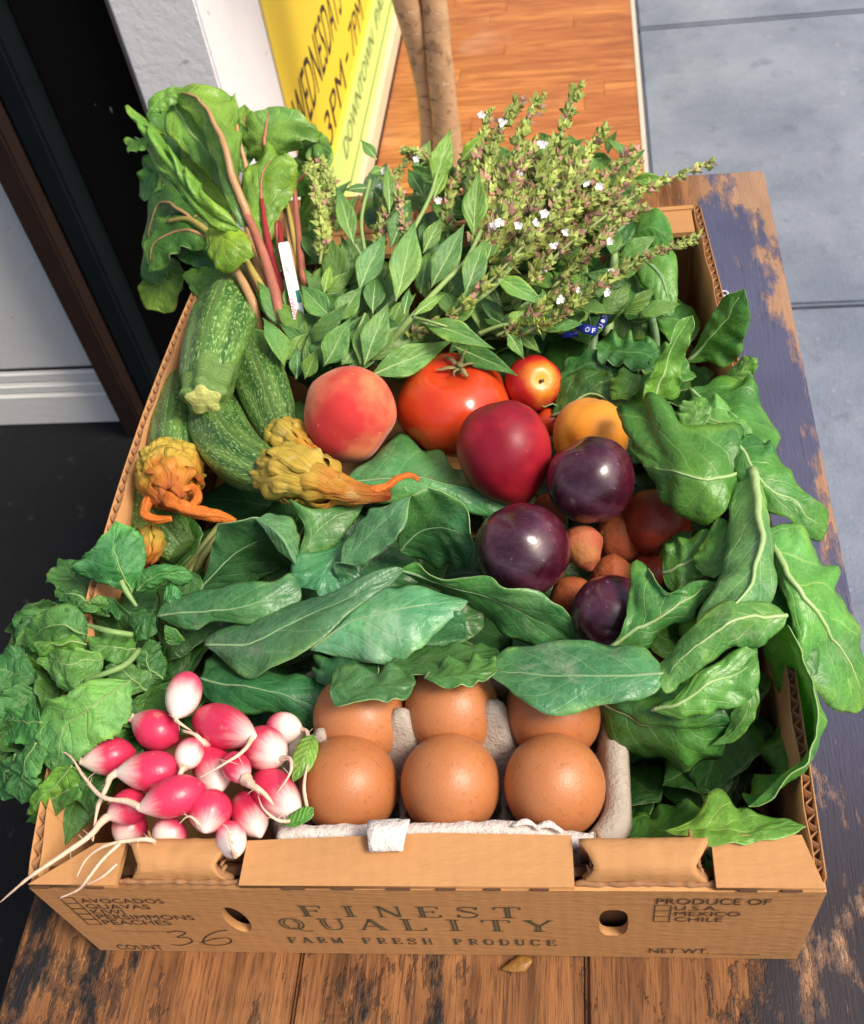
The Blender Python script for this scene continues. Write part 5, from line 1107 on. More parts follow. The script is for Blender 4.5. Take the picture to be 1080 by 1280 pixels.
for P, r, m in (([(296, 215, 12.0), (312, 300, 11.2), (332, 360, 10.6), (346, 410, 9.0)], .0022, M_TAN), ([(285, 250, 11.4), (305, 320, 11.0), (330, 385, 9.6), (338, 420, 8.4)], .0020, M_PINK), ([(340, 230, 11.8), (348, 300, 11.0), (360, 360, 10.0), (372, 410, 8.6)], .0018, M_PINK), ([(352, 235, 11.6), (362, 300, 10.8), (372, 370, 9.4), (378, 412, 8.2)], .0018, M_TAN)):
    stem(ch, P, [r*.7, r, r*1.1], m, ns=9, n=22, rough=.08, rf=70)
H_([(300, 250, 11.6), (262, 222, 12.6), (225, 232, 12.0), (205, 268, 10.6)], [(285, 232, 12.0), (255, 200, 12.8), (215, 205, 12.4), (192, 240, 11.0)], [(285, 268, 11.4), (255, 250, 12.0), (228, 258, 11.4)], (.85, .95, .8), rib_mat=M_TAN)
H_([(330, 190, 12.2), (310, 160, 13.2), (306, 130, 13.6)], [(318, 198, 12.2), (298, 168, 13.2), (292, 140, 13.6)], [(338, 175, 12.4), (322, 142, 13.6)], (1.0, 1.05, .9), rib_mat=M_PINK)
H_([(360, 240, 11.2), (392, 205, 12.6), (402, 172, 13.2)], [(352, 215, 11.8), (372, 185, 12.8), (388, 165, 13.4)], [(378, 245, 11.2), (408, 222, 12.0), (416, 190, 12.8)], (.9, 1.0, .75), rib_mat=M_PINK)
H_([(385, 330, 9.4), (402, 290, 10.2), (398, 255, 10.8)], [(374, 315, 9.6), (386, 275, 10.4)], [(402, 325, 9.4), (416, 288, 10.2)], DG, rib=None)
H_([(262, 300, 11.4), (228, 290, 11.8), (196, 310, 10.8), (186, 340, 9.4)], [(250, 285, 11.6), (222, 272, 12.0), (188, 288, 11.2)], [(252, 318, 11.0), (226, 312, 11.2), (204, 335, 10.0)], (.75, .88, .7), rib_mat=M_TAN)
# paper tag on the chard stems
M_PAPER = plain('white tag paper', (.82, .82, .80), .5, .05, 60, 0); M_TEAL = plain('teal print', (.01, .16, .13), .5, .1, 60, 0); M_REDP = plain('red print', (.55, .02, .05), .5, .1, 60, 0)
tgp = [W(354, 303, 12.3), W(362, 340, 11.8), W(369, 372, 11.2), W(374, 398, 10.6)]
tcv = catmull(tgp, 16); ax = (tgp[-1]-tgp[0]).normalized(); vw = (CAM-tgp[1]).normalized(); sd_ = ax.cross(vw).normalized(); nr = sd_.cross(ax).normalized()
if nr.dot(vw) < 0: nr = -nr
if sd_.x < 0: sd_ = -sd_
V = []; Fc = []
for i, c in enumerate(tcv):
    w = .0036*(1 if i > 0 else .85)
    V += [c-sd_*w, c+sd_*w]
for i in range(16): Fc.append((2*i, 2*i+1, 2*i+3, 2*i+2))
tg = mesh_obj('paper_tag', V, Fc, M_PAPER, None, smooth=False, recenter=False); md = tg.modifiers.new('thickness', 'SOLIDIFY'); md.thickness = .0003; md.offset = 0
tag(tg, 'white paper tag with teal and red print on chard stems', 'tag')
def tagpt(t, u): i = t*16; k = min(15, int(i)); return tcv[k].lerp(tcv[k+1], i-k)+sd_*u*.0036+nr*.0005
def tquad(name, t0, t1, u0, u1, mat): mesh_obj(name, [tagpt(t0, u0), tagpt(t0, u1), tagpt(t1, u1), tagpt(t1, u0)], [(0, 1, 2, 3)], mat, tg, smooth=False)
tquad('teal_print', .68, .83, .25, .98, M_TEAL)
a = tagpt(.995, .3); b = tagpt(.76, .0)
fit_text('EMMAT', 'printed_text', tagpt(.99, -.1), (b-a).normalized(), -sd_, (b-a).length, .0028, M_REDP, tg)
for i in range(3):
    P = [tagpt(.18+.09*k, -.1-.25*i+.25*math.sin(k*2.2+i)*.8) for k in range(6)]
    sweep('pen_mark', P, .00012, plain('faint pen', (.5, .42, .42), .6, .1, 60, 0), tg, ns=4, n=20)

# ------------------------------------------------------------------ basil bunch
ba = empty('basil_bunch', W(480, 420, .6), 'bunch of leafy green basil fanned out behind the peach', 'basil')
def z2p(x, y): return 340+x/3.176, 140+y/3.176
def Bs(tip, base, w, zt, zb_, tint=1.0, roll=0.0, fold=.28, arch=.06, **kw):
    t = W(*z2p(*tip), zt); b = W(*z2p(*base), zb_); t = b+(t-b)*1.10; ww = msize(w/3.176, b)*.84
    gleaf(ba, b, t, ww, M_BASIL, prof=NAR, arch=arch, fold=fold, roll=roll, tiltview=.75, nv=18, nu=4, ripple=.07, rf=3, crumple=.0008, seed=rnd.uniform(0, 9), tint=tint, rib=.9, rib_r=.0006, rib_mat=M_RIBG, edge=M_BASIL)
BRT = (1.25, 1.2, .85); GRY = (1.05, 1.08, 1.25); NRM = (.95, 1.0, .95); DRK = (.6, .72, .65)
for a in [((703, 84), (640, 295), 115, 15.6, 13.6, BRT, .2), ((822, 256), (800, 495), 125, 14.8, 12.8, NRM, -.1), ((560, 455), (490, 752), 150, 13.4, 11.8, GRY, .15), ((752, 466), (630, 700), 130, 13.6, 11.8, GRY, .1),
          ((665, 425), (600, 560), 80, 12.8, 12.0, NRM, .2), ((545, 365), (470, 540), 115, 12.6, 11.4, (.8, .9, .85), 0), ((440, 505), (345, 712), 130, 12.8, 11.6, GRY, 0), ((835, 518), (765, 725), 115, 13.8, 12.6, NRM, .1),
          ((305, 830), (205, 1010), 130, 12.2, 10.4, NRM, .1), ((455, 775), (365, 1005), 130, 12.6, 10.8, NRM, .1), ((350, 705), (250, 835), 110, 12.0, 11.2, NRM, 0), ((125, 700), (240, 830), 120, 11.6, 11.0, (.95, 1.05, 1.05), -.1),
          ((232, 612), (205, 725), 55, 12.2, 11.2, BRT, 0), ((258, 312), (325, 530), 95, 13.6, 11.8, NRM, .25), ((860, 932), (590, 835), 115, 11.6, 12.4, (1.1, 1.15, .95), -.2), ((1075, 765), (880, 650), 100, 12.2, 13.2, (1.15, 1.15, .95), -.2),
          ((690, 920), (385, 1050), 140, 10.6, 10.6, (.85, .95, .85), .15), ((455, 215), (465, 405), 62, 13.8, 12.2, NRM, .3), ((545, 235), (600, 330), 70, 13.0, 12.2, DRK, 0), ((955, 1040), (720, 930), 105, 9.8, 10.4, (.75, .9, .7), 0),
          ((995, 975), (930, 880), 70, 10.6, 11.4, NRM, 0), ((545, 708), (525, 805), 55, 13.0, 12.6, NRM, 0), ((680, 730), (560, 810), 60, 13.0, 12.8, BRT, 0), ((360, 118), (415, 190), 55, 14.2, 13.6, NRM, .2), ((290, 310), (390, 300), 45, 13.0, 12.6, DRK, .1),
          ((385, 245), (440, 230), 50, 13.2, 13.0, (.9, 1.0, 1.1), 0), ((835, 90), (745, 200), 70, 15.0, 13.8, BRT, .4), ((760, 640), (680, 760), 100, 11.0, 10.4, (.8, .92, .85), 0), ((635, 370), (735, 440), 75, 12.4, 12.0, NRM, .1), ((975, 470), (900, 420), 80, 12.8, 12.6, NRM, .3),
          ((100, 940), (95, 1060), 80, 10.4, 9.2, (.8, .9, .9), .2), ((150, 880), (140, 1040), 70, 10.8, 9.4, DRK, .2), ((180, 950), (130, 1060), 80, 10.8, 9.4, NRM, 0), ((280, 1000), (330, 940), 90, 10.6, 10.8, NRM, 0), ((0, 930), (90, 1000), 110, 9.2, 9.2, DRK, 0),
          ((880, 500), (850, 590), 70, 13.0, 12.6, NRM, 0), ((620, 560), (590, 720), 100, 11.4, 11.0, (.8, .9, .95), -.2), ((410, 660), (400, 800), 110, 11.8, 11.2, (.75, .88, .85), .2), ((700, 240), (640, 350), 60, 14.0, 13.4, BRT, -.3), ((850, 210), (890, 290), 70, 13.4, 12.8, DRK, 0),
          ((1080, 880), (960, 820), 80, 11.4, 11.8, DRK, 0), ((1000, 790), (940, 850), 75, 12.0, 11.6, (1.1, 1.1, .8), 0), ((830, 800), (930, 850), 70, 10.8, 11.2, DRK, 0), ((1060, 950), (980, 880), 60, 10.4, 11.0, NRM, 0)]:
    Bs(*a)
def zs_(P, r0, r1): stem(ba, [(*z2p(x, y), z) for x, y, z in P], [r0, (r0+r1)/2, r1], M_STEMB, ns=9, n=22)
zs_([(430, 960, 10.4), (560, 810, 12.6), (690, 670, 13.0), (770, 590, 13.2), (830, 470, 13.2)], .0021, .0012)
zs_([(440, 660, 11.6), (500, 570, 12.6), (575, 440, 13.4), (630, 330, 13.8), (655, 240, 14.2)], .0016, .0011)
zs_([(700, 820, 11.6), (790, 760, 12.6), (880, 690, 13.2), (960, 600, 13.4), (1050, 490, 13.6)], .0022, .0014)
zs_([(560, 815, 12.6), (640, 835, 12.8), (720, 860, 12.2)], .0010, .0006); zs_([(330, 530, 11.8), (355, 570, 11.6), (380, 610, 11.0)], .0012, .0009); zs_([(390, 270, 12.8), (355, 430, 12.2), (375, 590, 11.2)], .0013, .0012)
zs_([(750, 760, 12.6), (775, 700, 12.8), (800, 650, 12.8)], .0009, .0006); zs_([(820, 880, 11.0), (920, 845, 11.6), (1000, 850, 11.6)], .0013, .0009); zs_([(95, 1060, 9.0), (100, 1000, 9.6)], .0011, .0009); zs_([(250, 960, 10.2), (330, 880, 11.2), (370, 800, 11.4)], .0011, .0008)
r_ = random.Random(21)
for i in range(150):            # lower leaves filling the bunch
    px, py = (r_.uniform(385, 690), r_.uniform(215, 445)) if i < 100 else (r_.uniform(345, 480), r_.uniform(380, 470))
    if i < 100 and py < 215+max(0, (470-px))*.7: continue
    b = W(px, py, r_.uniform(7.5, 10.8)); a = r_.uniform(.2, 2.6); l = r_.uniform(.024, .042)
    t = b+Vector((math.cos(a)*l, math.sin(a)*l, r_.uniform(-.002, .020))); k = r_.uniform(.55, .95)
    gleaf(ba, b, t, l*r_.uniform(.34, .46), M_BASIL, prof=NAR, arch=.08, fold=.25, roll=r_.uniform(-.6, .6), nv=12, nu=3, ripple=.06, crumple=.0008, seed=i, tint=(k, k*1.05, k), edge=M_BASIL)

bed(ba, M_BASIL, (335, 425, 420, 505), 16, 4.0, 7.0, .035, .018, (.5, .6, .5), 61)
bed(ba, M_BASIL, (430, 400, 660, 450), 18, 4.0, 7.5, .035, .018, (.45, .55, .45), 62)

# ------------------------------------------------------------------ flowering herb bunch
fh = empty('flowering_herb_bunch', W(700, 330, .6), 'bunch of herbs with white flowered brownish green seed spikes', 'flowering herbs')
M_BRACT = plain('green bract', (.30, .36, .085), .6, .45, 130, objcol=True); M_BRACTB = plain('brown bract', (.40, .215, .15), .7, .4, 150, objcol=True); M_PETAL = plain('white petal', (.86, .82, .82), .5, .06, 80, 0); M_HSTEM = plain('herb stem', (.25, .29, .10), .5, .3)
def spike(P, r, n_wh, seed, brown=.35, flowers=3, big=1.0):
    q = random.Random(seed); pts = [W(*p) for p in P]; C = catmull(pts, 60)
    st = sweep('stem', pts, [r, r*.8, r*.6], M_HSTEM, fh, ns=7, n=20)
    for w in range(n_wh):
        t = .12+.88*w/(n_wh-1) if n_wh > 1 else 1
        i = min(59, int(t*60)); c = C[i]; T = (C[i+1]-C[i]).normalized()
        A = T.orthogonal().normalized(); Bv = T.cross(A)
        V = []; Fc = []; MI = []
        s = .0064*big*(1.08-.45*max(0, t-.4))*q.uniform(.8, 1.15)
        for k in range(q.randint(16, 22)):
            an = q.uniform(0, 6.283); d = (A*math.cos(an)+Bv*math.sin(an)); d = (d+T*q.uniform(-.25, .9)).normalized()
            sdv = d.cross(T).normalized(); nv_ = sdv.cross(d); o0 = c+T*q.uniform(-.0034, .0034); l = s*q.uniform(.7, 1.35); wv = l*q.uniform(.22, .38); j = len(V)
            V += [o0, o0+d*l*.5+sdv*wv+nv_*l*.12, o0+d*l+nv_*l*.30, o0+d*l*.5-sdv*wv+nv_*l*.12, o0+d*l*.55-nv_*l*.16]
            Fc += [(j, j+1, j+4), (j+1, j+2, j+4), (j+2, j+3, j+4), (j+3, j, j+4), (j, j+3, j+2, j+1)]; MI += [1 if q.random() < brown else 0]*5
        o = mesh_obj('whorl', V, Fc, [M_BRACT, M_BRACTB], st, smooth=False)
        o.data.polygons.foreach_set('material_index', MI); k = q.uniform(.75, 1.5); o.color = (k, k, k, 1)
    for f in range(flowers):
        t = q.uniform(.2, .95); i = int(t*59); c = C[i]; vw = (CAM-c).normalized(); a = q.uniform(0, 6.283)
        rgt = vw.orthogonal().normalized(); upv = vw.cross(rgt); d0 = (rgt*math.cos(a)+upv*math.sin(a)); c = c+d0*.0075*big+vw*.005
        V = []; Fc = []
        for k in range(5):
            an = 6.283*k/5+q.uniform(-.25, .25); d = rgt*math.cos(an)+upv*math.sin(an); s2 = vw.cross(d); l = .0030*q.uniform(.7, 1.2)*big; j = len(V)
            V += [c, c+d*l*.6+s2*l*.42+vw*.0006, c+d*l+vw*.0010, c+d*l*.6-s2*l*.42+vw*.0006]; Fc.append((j, j+1, j+2, j+3))
        mesh_obj('flower', V, Fc, M_PETAL, st, smooth=False)
SP = [([(640, 300, 12), (680, 215, 14.5), (708, 150, 16.2), (722, 112, 17.2)], 9, .05, 4, 1.15), ([(620, 290, 12), (640, 210, 14.5), (655, 160, 15.8), (676, 122, 16.6)], 9, .3, 1, 1.0), ([(600, 290, 12), (608, 220, 14), (622, 170, 15), (648, 128, 15.8)], 9, .3, 1, 1.0),
      ([(590, 260, 12.4), (598, 205, 14), (606, 160, 14.8), (610, 142, 15.2)], 6, .3, 3, .9), ([(660, 310, 12), (705, 245, 14), (735, 190, 15), (756, 164, 15.6)], 9, .1, 2, 1.1), ([(670, 330, 12), (720, 270, 13.6), (760, 215, 14.4), (790, 190, 14.8)], 9, .55, 1, .95),
      ([(690, 330, 12), (740, 275, 13.4), (775, 235, 14), (798, 205, 14.4)], 9, .65, 2, .95), ([(640, 380, 12), (700, 315, 13.8), (760, 268, 14.6), (815, 232, 14.8), (890, 204, 14.4)], 10, .3, 2, .85),
      ([(482, 432, 10.6), (567, 392, 12.6), (650, 312, 14.6), (700, 250, 15.0), (735, 215, 15.0)], 11, .25, 3, .9), ([(650, 420, 11.6), (700, 392, 13), (760, 350, 14), (815, 318, 14.2), (872, 298, 14.0)], 11, .3, 6, .85),
      ([(620, 350, 12), (670, 300, 13.8), (720, 262, 14.4), (765, 240, 14.6)], 9, .3, 3, .95), ([(560, 250, 12), (545, 215, 13), (530, 195, 13.4), (505, 188, 13.4)], 7, .3, 1, .85), ([(470, 330, 11), (480, 270, 12), (492, 225, 12.6), (515, 195, 13)], 8, .4, 1, .85),
      ([(600, 330, 12), (625, 260, 13.4), (650, 215, 14.4), (668, 180, 15)], 9, .35, 3, 1.0), ([(640, 340, 12), (665, 270, 13.6), (690, 222, 14.4), (700, 182, 15)], 9, .3, 3, 1.0), ([(590, 320, 11.8), (600, 280, 13), (615, 240, 13.8), (630, 205, 14.2)], 8, .45, 2, 1.0),
      ([(560, 300, 11.6), (560, 250, 12.8), (575, 215, 13.4), (590, 180, 14)], 7, .4, 1, .9), ([(690, 360, 12.0), (735, 318, 13), (770, 280, 13.6), (800, 262, 13.8)], 8, .3, 2, .9), ([(660, 360, 11.8), (690, 300, 13), (725, 240, 14), (740, 225, 14.2)], 8, .4, 2, .95),
      ([(520, 330, 11.4), (505, 280, 12.2), (498, 245, 12.6), (482, 215, 12.8)], 7, .5, 2, .85), ([(620, 420, 11), (660, 400, 11.8), (690, 375, 12.4), (720, 360, 12.6)], 7, .4, 1, .85), ([(400, 330, 11.4), (404, 285, 12.4), (396, 240, 13), (388, 205, 13.4)], 9, .15, 0, .95), ([(395, 320, 11.4), (410, 270, 12.4), (412, 230, 13), (402, 205, 13.2)], 8, .2, 0, .95)]
q_ = random.Random(77)
for i in range(10):
    x0, y0 = q_.uniform(590, 720), q_.uniform(290, 350); dx, dy = q_.uniform(10, 70), -q_.uniform(80, 130); z0 = q_.uniform(11, 12.5)
    SP.append(([(x0, y0, z0), (x0+dx*.4, y0+dy*.45, z0+1.2), (x0+dx*.8, y0+dy*.8, z0+1.9), (x0+dx, y0+dy, z0+2.2)], 9, q_.uniform(.2, .6), q_.randint(0, 2), q_.uniform(.9, 1.1)))
for i, (P, n, br, fl, bg_) in enumerate(SP): spike(P, .0011, n+3, 100+i, br*.65, (fl+1)//2, bg_)
r_ = random.Random(33)
for i in range(190):           # small leaves among the spikes
    px, py = r_.uniform(560, 800), r_.uniform(190, 420)
    if py < 150+abs(px-690)*.55: continue
    b = W(px, py, r_.uniform(8.0, 12.0)); a = r_.uniform(0, 3.14); l = r_.uniform(.014, .028)
    t = b+Vector((math.cos(a)*l, math.sin(a)*l, r_.uniform(-.006, .012))); k = r_.uniform(.55, 1.25)
    gleaf(fh, b, t, l*r_.uniform(.42, .55), M_BASIL, arch=.08, fold=.25, roll=r_.uniform(-.7, .7), nv=10, nu=3, ripple=.06, crumple=.0006, seed=i, tint=(k*1.0, k, k*.8), edge=M_BASIL)

# ------------------------------------------------------------------ dark greens at the back right, held by a blue band
bk = empty('dark_greens_bunch', W(780, 400, .6), 'bunch of dull dark green leaves tied with a blue band at the back', 'greens')
def D_(M, L, R, tint=1.0, **kw):
    d = dict(rib=.9, rib_r=.0016, rib_mat=M_RIBC, ripple=.05, crumple=.0015, nv=24, seed=rnd.uniform(0, 9)); d.update(kw)
    return tleaf(bk, M, L, R, M_GREEN, tint=tint, **d)
D_([(790, 300, 10.8), (815, 285, 11.6), (842, 300, 11.4)], [(795, 272, 11.2), (818, 262, 11.6), (836, 275, 11.6)], [(805, 308, 10.8), (828, 312, 11.0)], (.8, .95, 1.1), rib=None)
D_([(800, 318, 10.8), (825, 345, 10.4), (838, 395, 9.0)], [(820, 308, 11.0), (844, 318, 10.8), (846, 360, 9.9), (844, 385, 9.2)], [(795, 340, 10.4), (812, 372, 9.6), (824, 396, 9.0)], (.85, .9, .95), bulge=.12)
D_([(768, 310, 10.6), (775, 350, 9.6), (790, 425, 7.4)], [(752, 335, 10.0), (750, 380, 8.8), (765, 420, 7.6)], [(790, 330, 10.2), (802, 370, 9.0), (808, 420, 7.6)], (.9, .8, .9), bulge=.15, rib_r=.0022)
D_([(745, 345, 9.8), (735, 385, 8.8), (740, 425, 8.0)], [(725, 360, 9.4), (715, 395, 8.6), (722, 420, 8.0)], [(758, 360, 9.4), (760, 400, 8.4)], DKG)
D_([(705, 370, 9.0), (712, 395, 8.6), (735, 430, 8.2)], [(695, 390, 8.8), (705, 415, 8.4)], [(728, 375, 8.8), (742, 405, 8.4)], DKG, rib=None)
D_([(785, 400, 8.8), (800, 385, 9.2), (790, 360, 9.4)], [(775, 385, 9.0), (778, 368, 9.4)], [(808, 395, 9.0), (806, 372, 9.2)], (.6, .8, .7), rib=None)
D_([(790, 270, 11.4), (770, 290, 11.4), (745, 318, 10.8)], [(775, 268, 11.6), (752, 285, 11.4)], [(792, 292, 11.2), (768, 318, 10.8)], DKG)
stem(bk, [(815, 398, 9.0), (819, 420, 7.6), (820, 445, 6.0)], [.0022, .0026, .0026], M_RIBC); stem(bk, [(768, 318, 10.8), (764, 360, 9.6), (760, 420, 7.6)], [.0022, .003, .0034], M_RIBG); stem(bk, [(745, 380, 8.6), (742, 410, 8.0), (740, 450, 7)], [.003, .003, .003], M_RIBC)
bed(bk, M_GREEN, (690, 300, 830, 430), 22, 4.5, 8.4, .045, .035, (.45, .6, .5), 12)
M_BLUE = plain('blue band', (.012, .028, .30), .35, .15, 60, 0)
band_o = None
def band_strip(P, wpx, text, parent=None):
    pts = [W(*p) for p in P]; C = catmull(pts, 24); V = []; Fc = []
    vw = (CAM-C[12]).normalized(); w = msize(wpx, C[12])*.5; SD = []
    for i, c in enumerate(C):
        T = (C[min(i+1, 24)]-C[max(i-1, 0)]).normalized(); s = vw.cross(T).normalized(); SD.append(s); V += [c-s*w, c+s*w]
    for i in range(24): Fc.append((2*i, 2*i+1, 2*i+3, 2*i+2))
    o = mesh_obj('strap' if parent else 'rubber_band', V, Fc, M_BLUE, parent, recenter=False); md = o.modifiers.new('thickness', 'SOLIDIFY'); md.thickness = .0008; md.offset = 0
    n = len(text)
    for i, chh in enumerate(text):
        if chh == ' ': continue
        k = int(24*(i+.15)/n); c = C[k]; T = (C[min(k+1, 24)]-C[k]).normalized(); L_ = (C[-1]-C[0]).length/n*.72
        fit_text(chh, 'printed_letter', c-SD[k]*w*.55+vw*.0006, T, SD[k], L_, w*1.1, M_PAPER, o)
    return o
rb = band_strip([(706, 388, 10.4), (718, 402, 10.3), (732, 411, 10.2), (746, 414, 9.8)], 11, 'DUCE OF'); tag(rb, 'blue printed rubber band around the dark greens at the back', 'band')
band_strip([(750, 410, 9.9), (755, 398, 10.3), (759, 383, 10.4)], 10, 'U.S.A', rb)
band_strip([(703, 420, 9.4), (712, 418, 9.6), (722, 417, 9.5)], 7, '', rb)

# ------------------------------------------------------------------ radish bunch
rd = empty('radish_bunch', W(240, 980, .6), 'bunch of pink and white radishes with crumpled leaves at box corner', 'radishes')
def m_rad(name, lo, hi, pink=(.50, .026, .075)):
    t = NT(name); uv = t.new('SeparateXYZ'); t.L(t.coord('UV'), uv.inputs[0]); oc = t.coord('Object')
    n = t.noise(1, 4, .6, t.mapv(t.coord('UV'), (14, 2.2, 1))); m = t.noise(60, 3, .6, oc)
    v = t.math('ADD', uv.outputs[1], t.math('MULTIPLY', t.math('SUBTRACT', n, .5), .30))
    p = t.mix(m, pink, tuple(min(1, x*1.5) for x in pink)); c = t.mix(t.smooth(v, lo, hi), p, t.mix(m, (.80, .62, .54), (.84, .74, .66)))
    c = t.mix(t.math('MULTIPLY', t.smooth(t.noise(150, 3, .6, oc), .62, .72), .35), c, (.55, .35, .22)); t.col(c); t.set(Roughness=.33)
    t.b.inputs['Subsurface Weight'].default_value = .15; t.b.inputs['Subsurface Scale'].default_value = .004; t.bump(t.noise(220, 3, .6, oc), .0003); return t.m
RM = [m_rad('radish skin', .66, 1.04), m_rad('radish skin pale', .52, .92), m_rad('radish skin white', .30, .72, (.60, .05, .12))]
M_ROOT = plain('radish root', (.70, .50, .36), .6, .2, 150)
def radish(head, tip, wpx, zh, ztp, m, tail=None, tw=.0011):
    a = W(*head, zh); b = W(*tip, ztp); r = msize(wpx*.485, (a+b)/2); ax = b-a
    a = a-ax*.10; ax = b-a; pts = [a+ax*t for t in (0, .25, .5, .75, 1)]
    o = sweep('radish', pts, [r*x for x in (.08, .50, .74, .89, .97, 1.0, .99, .95, .87, .74, .56, .34, .10)], RM[m], rd, ns=26, n=34, rough=.05, rf=55, seed=wpx)
    if tail:
        P = [b-ax*.05]+[W(*p) for p in tail]
        sweep('root', P, [tw*1.5, tw*.95, tw*.75, tw*.6, tw*.42, tw*.2], M_ROOT, o, ns=7, n=34, rough=.25, rf=260)
        q = random.Random(wpx); Cc = catmull(P, 20)
        for k in range(4):
            i = q.randint(4, 15); c = Cc[i]; d = Vector((q.uniform(-1, 1), q.uniform(-1, 1), q.uniform(-.3, .8))).normalized()*.005
            sweep('root_hair', [c, c+d*.5, c+d+Vector((0, 0, -.001))], [.0002, .00015, .00008], M_ROOT, o, ns=4, n=5)
    return o
radish((236, 848), (219, 898), 46, 9.8, 10.8, 2, [(220, 900, 10.8), (226, 905, 10.6), (240, 914, 10.0)])
radish((217, 924), (164, 896), 52, 9.2, 9.8, 0, [(150, 898, 9.9), (136, 906, 9.8), (124, 922, 9.4)], .0017)
radish((164, 940), (100, 954), 48, 8.8, 9.4, 1, [(92, 943, 9.6), (80, 950, 9.6), (74, 962, 9.4), (76, 984, 9.0)], .0012)
radish((221, 962), (143, 966), 52, 9.8, 10.2, 1, [(138, 972, 10.2), (133, 985, 10.0), (122, 1010, 9.8), (116, 1052, 9.4)], .0014)
radish((250, 985), (172, 1012), 52, 10.2, 10.6, 0, [(160, 1002, 10.6), (128, 996, 10.6), (104, 970, 10.4), (88, 946, 10.2), (65, 933, 9.8)], .0012)
radish((180, 1000), (133, 1022), 46, 8.8, 9.4, 0, [(126, 1028, 9.6), (112, 1045, 9.8), (70, 1074, 9.9), (35, 1098, 9.8), (0, 1128, 8.8)], .0014)
radish((170, 1020), (150, 1058), 46, 7.6, 8.0, 1)
radish((222, 1030), (196, 1062), 46, 8.4, 8.8, 2, [(188, 1050, 9.9), (160, 1051, 10.1), (130, 1058, 10.2), (108, 1074, 10.0), (96, 1096, 9.9)], .0012)
radish((266, 996), (256, 1040), 56, 9.4, 10.0, 0, [(240, 1022, 10.4), (232, 1022, 10.4), (224, 1030, 10.2)], .0008)
radish((302, 998), (326, 1046), 48, 8.2, 8.8, 1)
radish((286, 1034), (294, 1072), 40, 9.0, 9.8, 2, [(290, 1060, 10.6), (284, 1036, 10.8), (278, 1030, 10.8)], .0010)
radish((243, 930), (228, 960), 37, 9.6, 10.4, 2, [(228, 962, 10.6), (224, 970, 10.6), (221, 980, 10.4)], .0017)
radish((262, 922), (254, 930), 22, 9.4, 9.8, 0, [(246, 920, 10.2), (238, 916, 10.2), (228, 914, 10.2)], .0014)
radish((250, 898), (320, 922), 56, 9.2, 10.4, 0, [(305, 938, 10.9), (280, 955, 11.1), (250, 972, 11.2)], .0011)
radish((316, 926), (352, 950), 58, 9.0, 10.0, 1, [(362, 948, 10.4), (364, 962, 10.5), (358, 975, 10.4), (347, 990, 10.2)], .0011)
radish((338, 910), (378, 912), 42, 8.2, 8.8, 2, [(384, 915, 9.0), (386, 935, 9.2), (396, 960, 9.0)], .0010)
radish((262, 940), (272, 992), 52, 8.6, 9.4, 1, [(262, 990, 10.0), (250, 994, 10.2), (236, 990, 10.4), (228, 980, 10.4)], .0012)
radish((288, 948), (308, 976), 36, 10.0, 10.6, 0, [(316, 982, 10.8), (330, 992, 10.8), (342, 1006, 10.6)], .0022)
radish((326, 972), (374, 1022), 54, 8.8, 9.4, 1, [(376, 1024, 9.4), (350, 1026, 10.0), (330, 1012, 10.4), (322, 994, 10.4)], .0010)
sweep('root', [W(384, 1010, 9.4), W(380, 985, 9.8), W(383, 962, 9.8), W(386, 952, 9.6)], [.0008, .0009, .0006, .0003], M_ROOT, rd, ns=6, n=14)
sweep('root', [W(150, 1054, 10.2), W(128, 1075, 10.2), W(110, 1098, 10.2), W(98, 1112, 9.8), W(74, 1123, 9.4)], [.0009, .0008, .0006, .0003], M_ROOT, rd, ns=6, n=24)
sweep('root', [W(146, 1080, 10.3), W(128, 1096, 10.2), W(108, 1106, 9.9)], [.0006, .0006, .0003], M_ROOT, rd, ns=6, n=14)
tleaf(rd, [(392, 918, 9.2), (382, 945, 9.8), (366, 978, 9.4)], [(376, 925, 9.4), (364, 955, 9.6)], [(398, 935, 9.4), (388, 962, 9.6)], M_RLEAF, tint=(2.2, 1.6, 1.2), seed=2)
tleaf(rd, [(352, 1030, 9.6), (376, 1026, 9.9), (392, 1010, 9.8)], [(366, 1016, 9.8), (382, 1008, 9.9)], [(368, 1034, 9.8), (390, 1022, 9.9)], M_RLEAF, tint=(1.4, 1.4, .9), seed=4, nv=12)
# crumpled leaves hanging over the left wall
def R_(M, L, R, tint=1.0, **kw):
    d = dict(rib=.85, rib_r=.0006, rib_mat=M_RIBR, ripple=.12, rf=4, crumple=.0036, cf=48, nv=40, nu=7, teeth=.05, seed=rnd.uniform(0, 9), edge=M_RLEAF); d.update(kw)
    return tleaf(rd, M, L, R, M_RLEAF, tint=tint, **d)
M_RIBR = plain('radish leaf rib', (.20, .33, .10), .5, .2, objcol=True)
def rz(x, y, z): return (x*260/792, 640+y*420/1280, z)
def RZ_(M, L, R, tint, **kw): return R_([rz(*p) for p in M], [rz(*p) for p in L], [rz(*p) for p in R], tint, **kw)
RT = (1.0, 1.05, 1.0); RP = (1.6, 1.5, 1.6); RDK = (.55, .7, .6); RY = (1.45, 1.35, .8)
RZ_([(500, 310, 9.6), (455, 200, 10.8), (440, 30, 11.8)], [(420, 290, 9.8), (290, 245, 10.2), (275, 190, 10.6), (380, 120, 11.4)], [(520, 260, 9.8), (560, 140, 10.8), (530, 60, 11.4)], (.85, 1.25, 1.25))
RZ_([(520, 300, 9.4), (620, 215, 10.2), (735, 250, 9.4)], [(525, 240, 9.8), (600, 190, 10.4), (690, 195, 10.0)], [(560, 300, 9.4), (640, 260, 9.8), (700, 290, 9.2)], (1.0, 1.15, .95), bulge=.3)
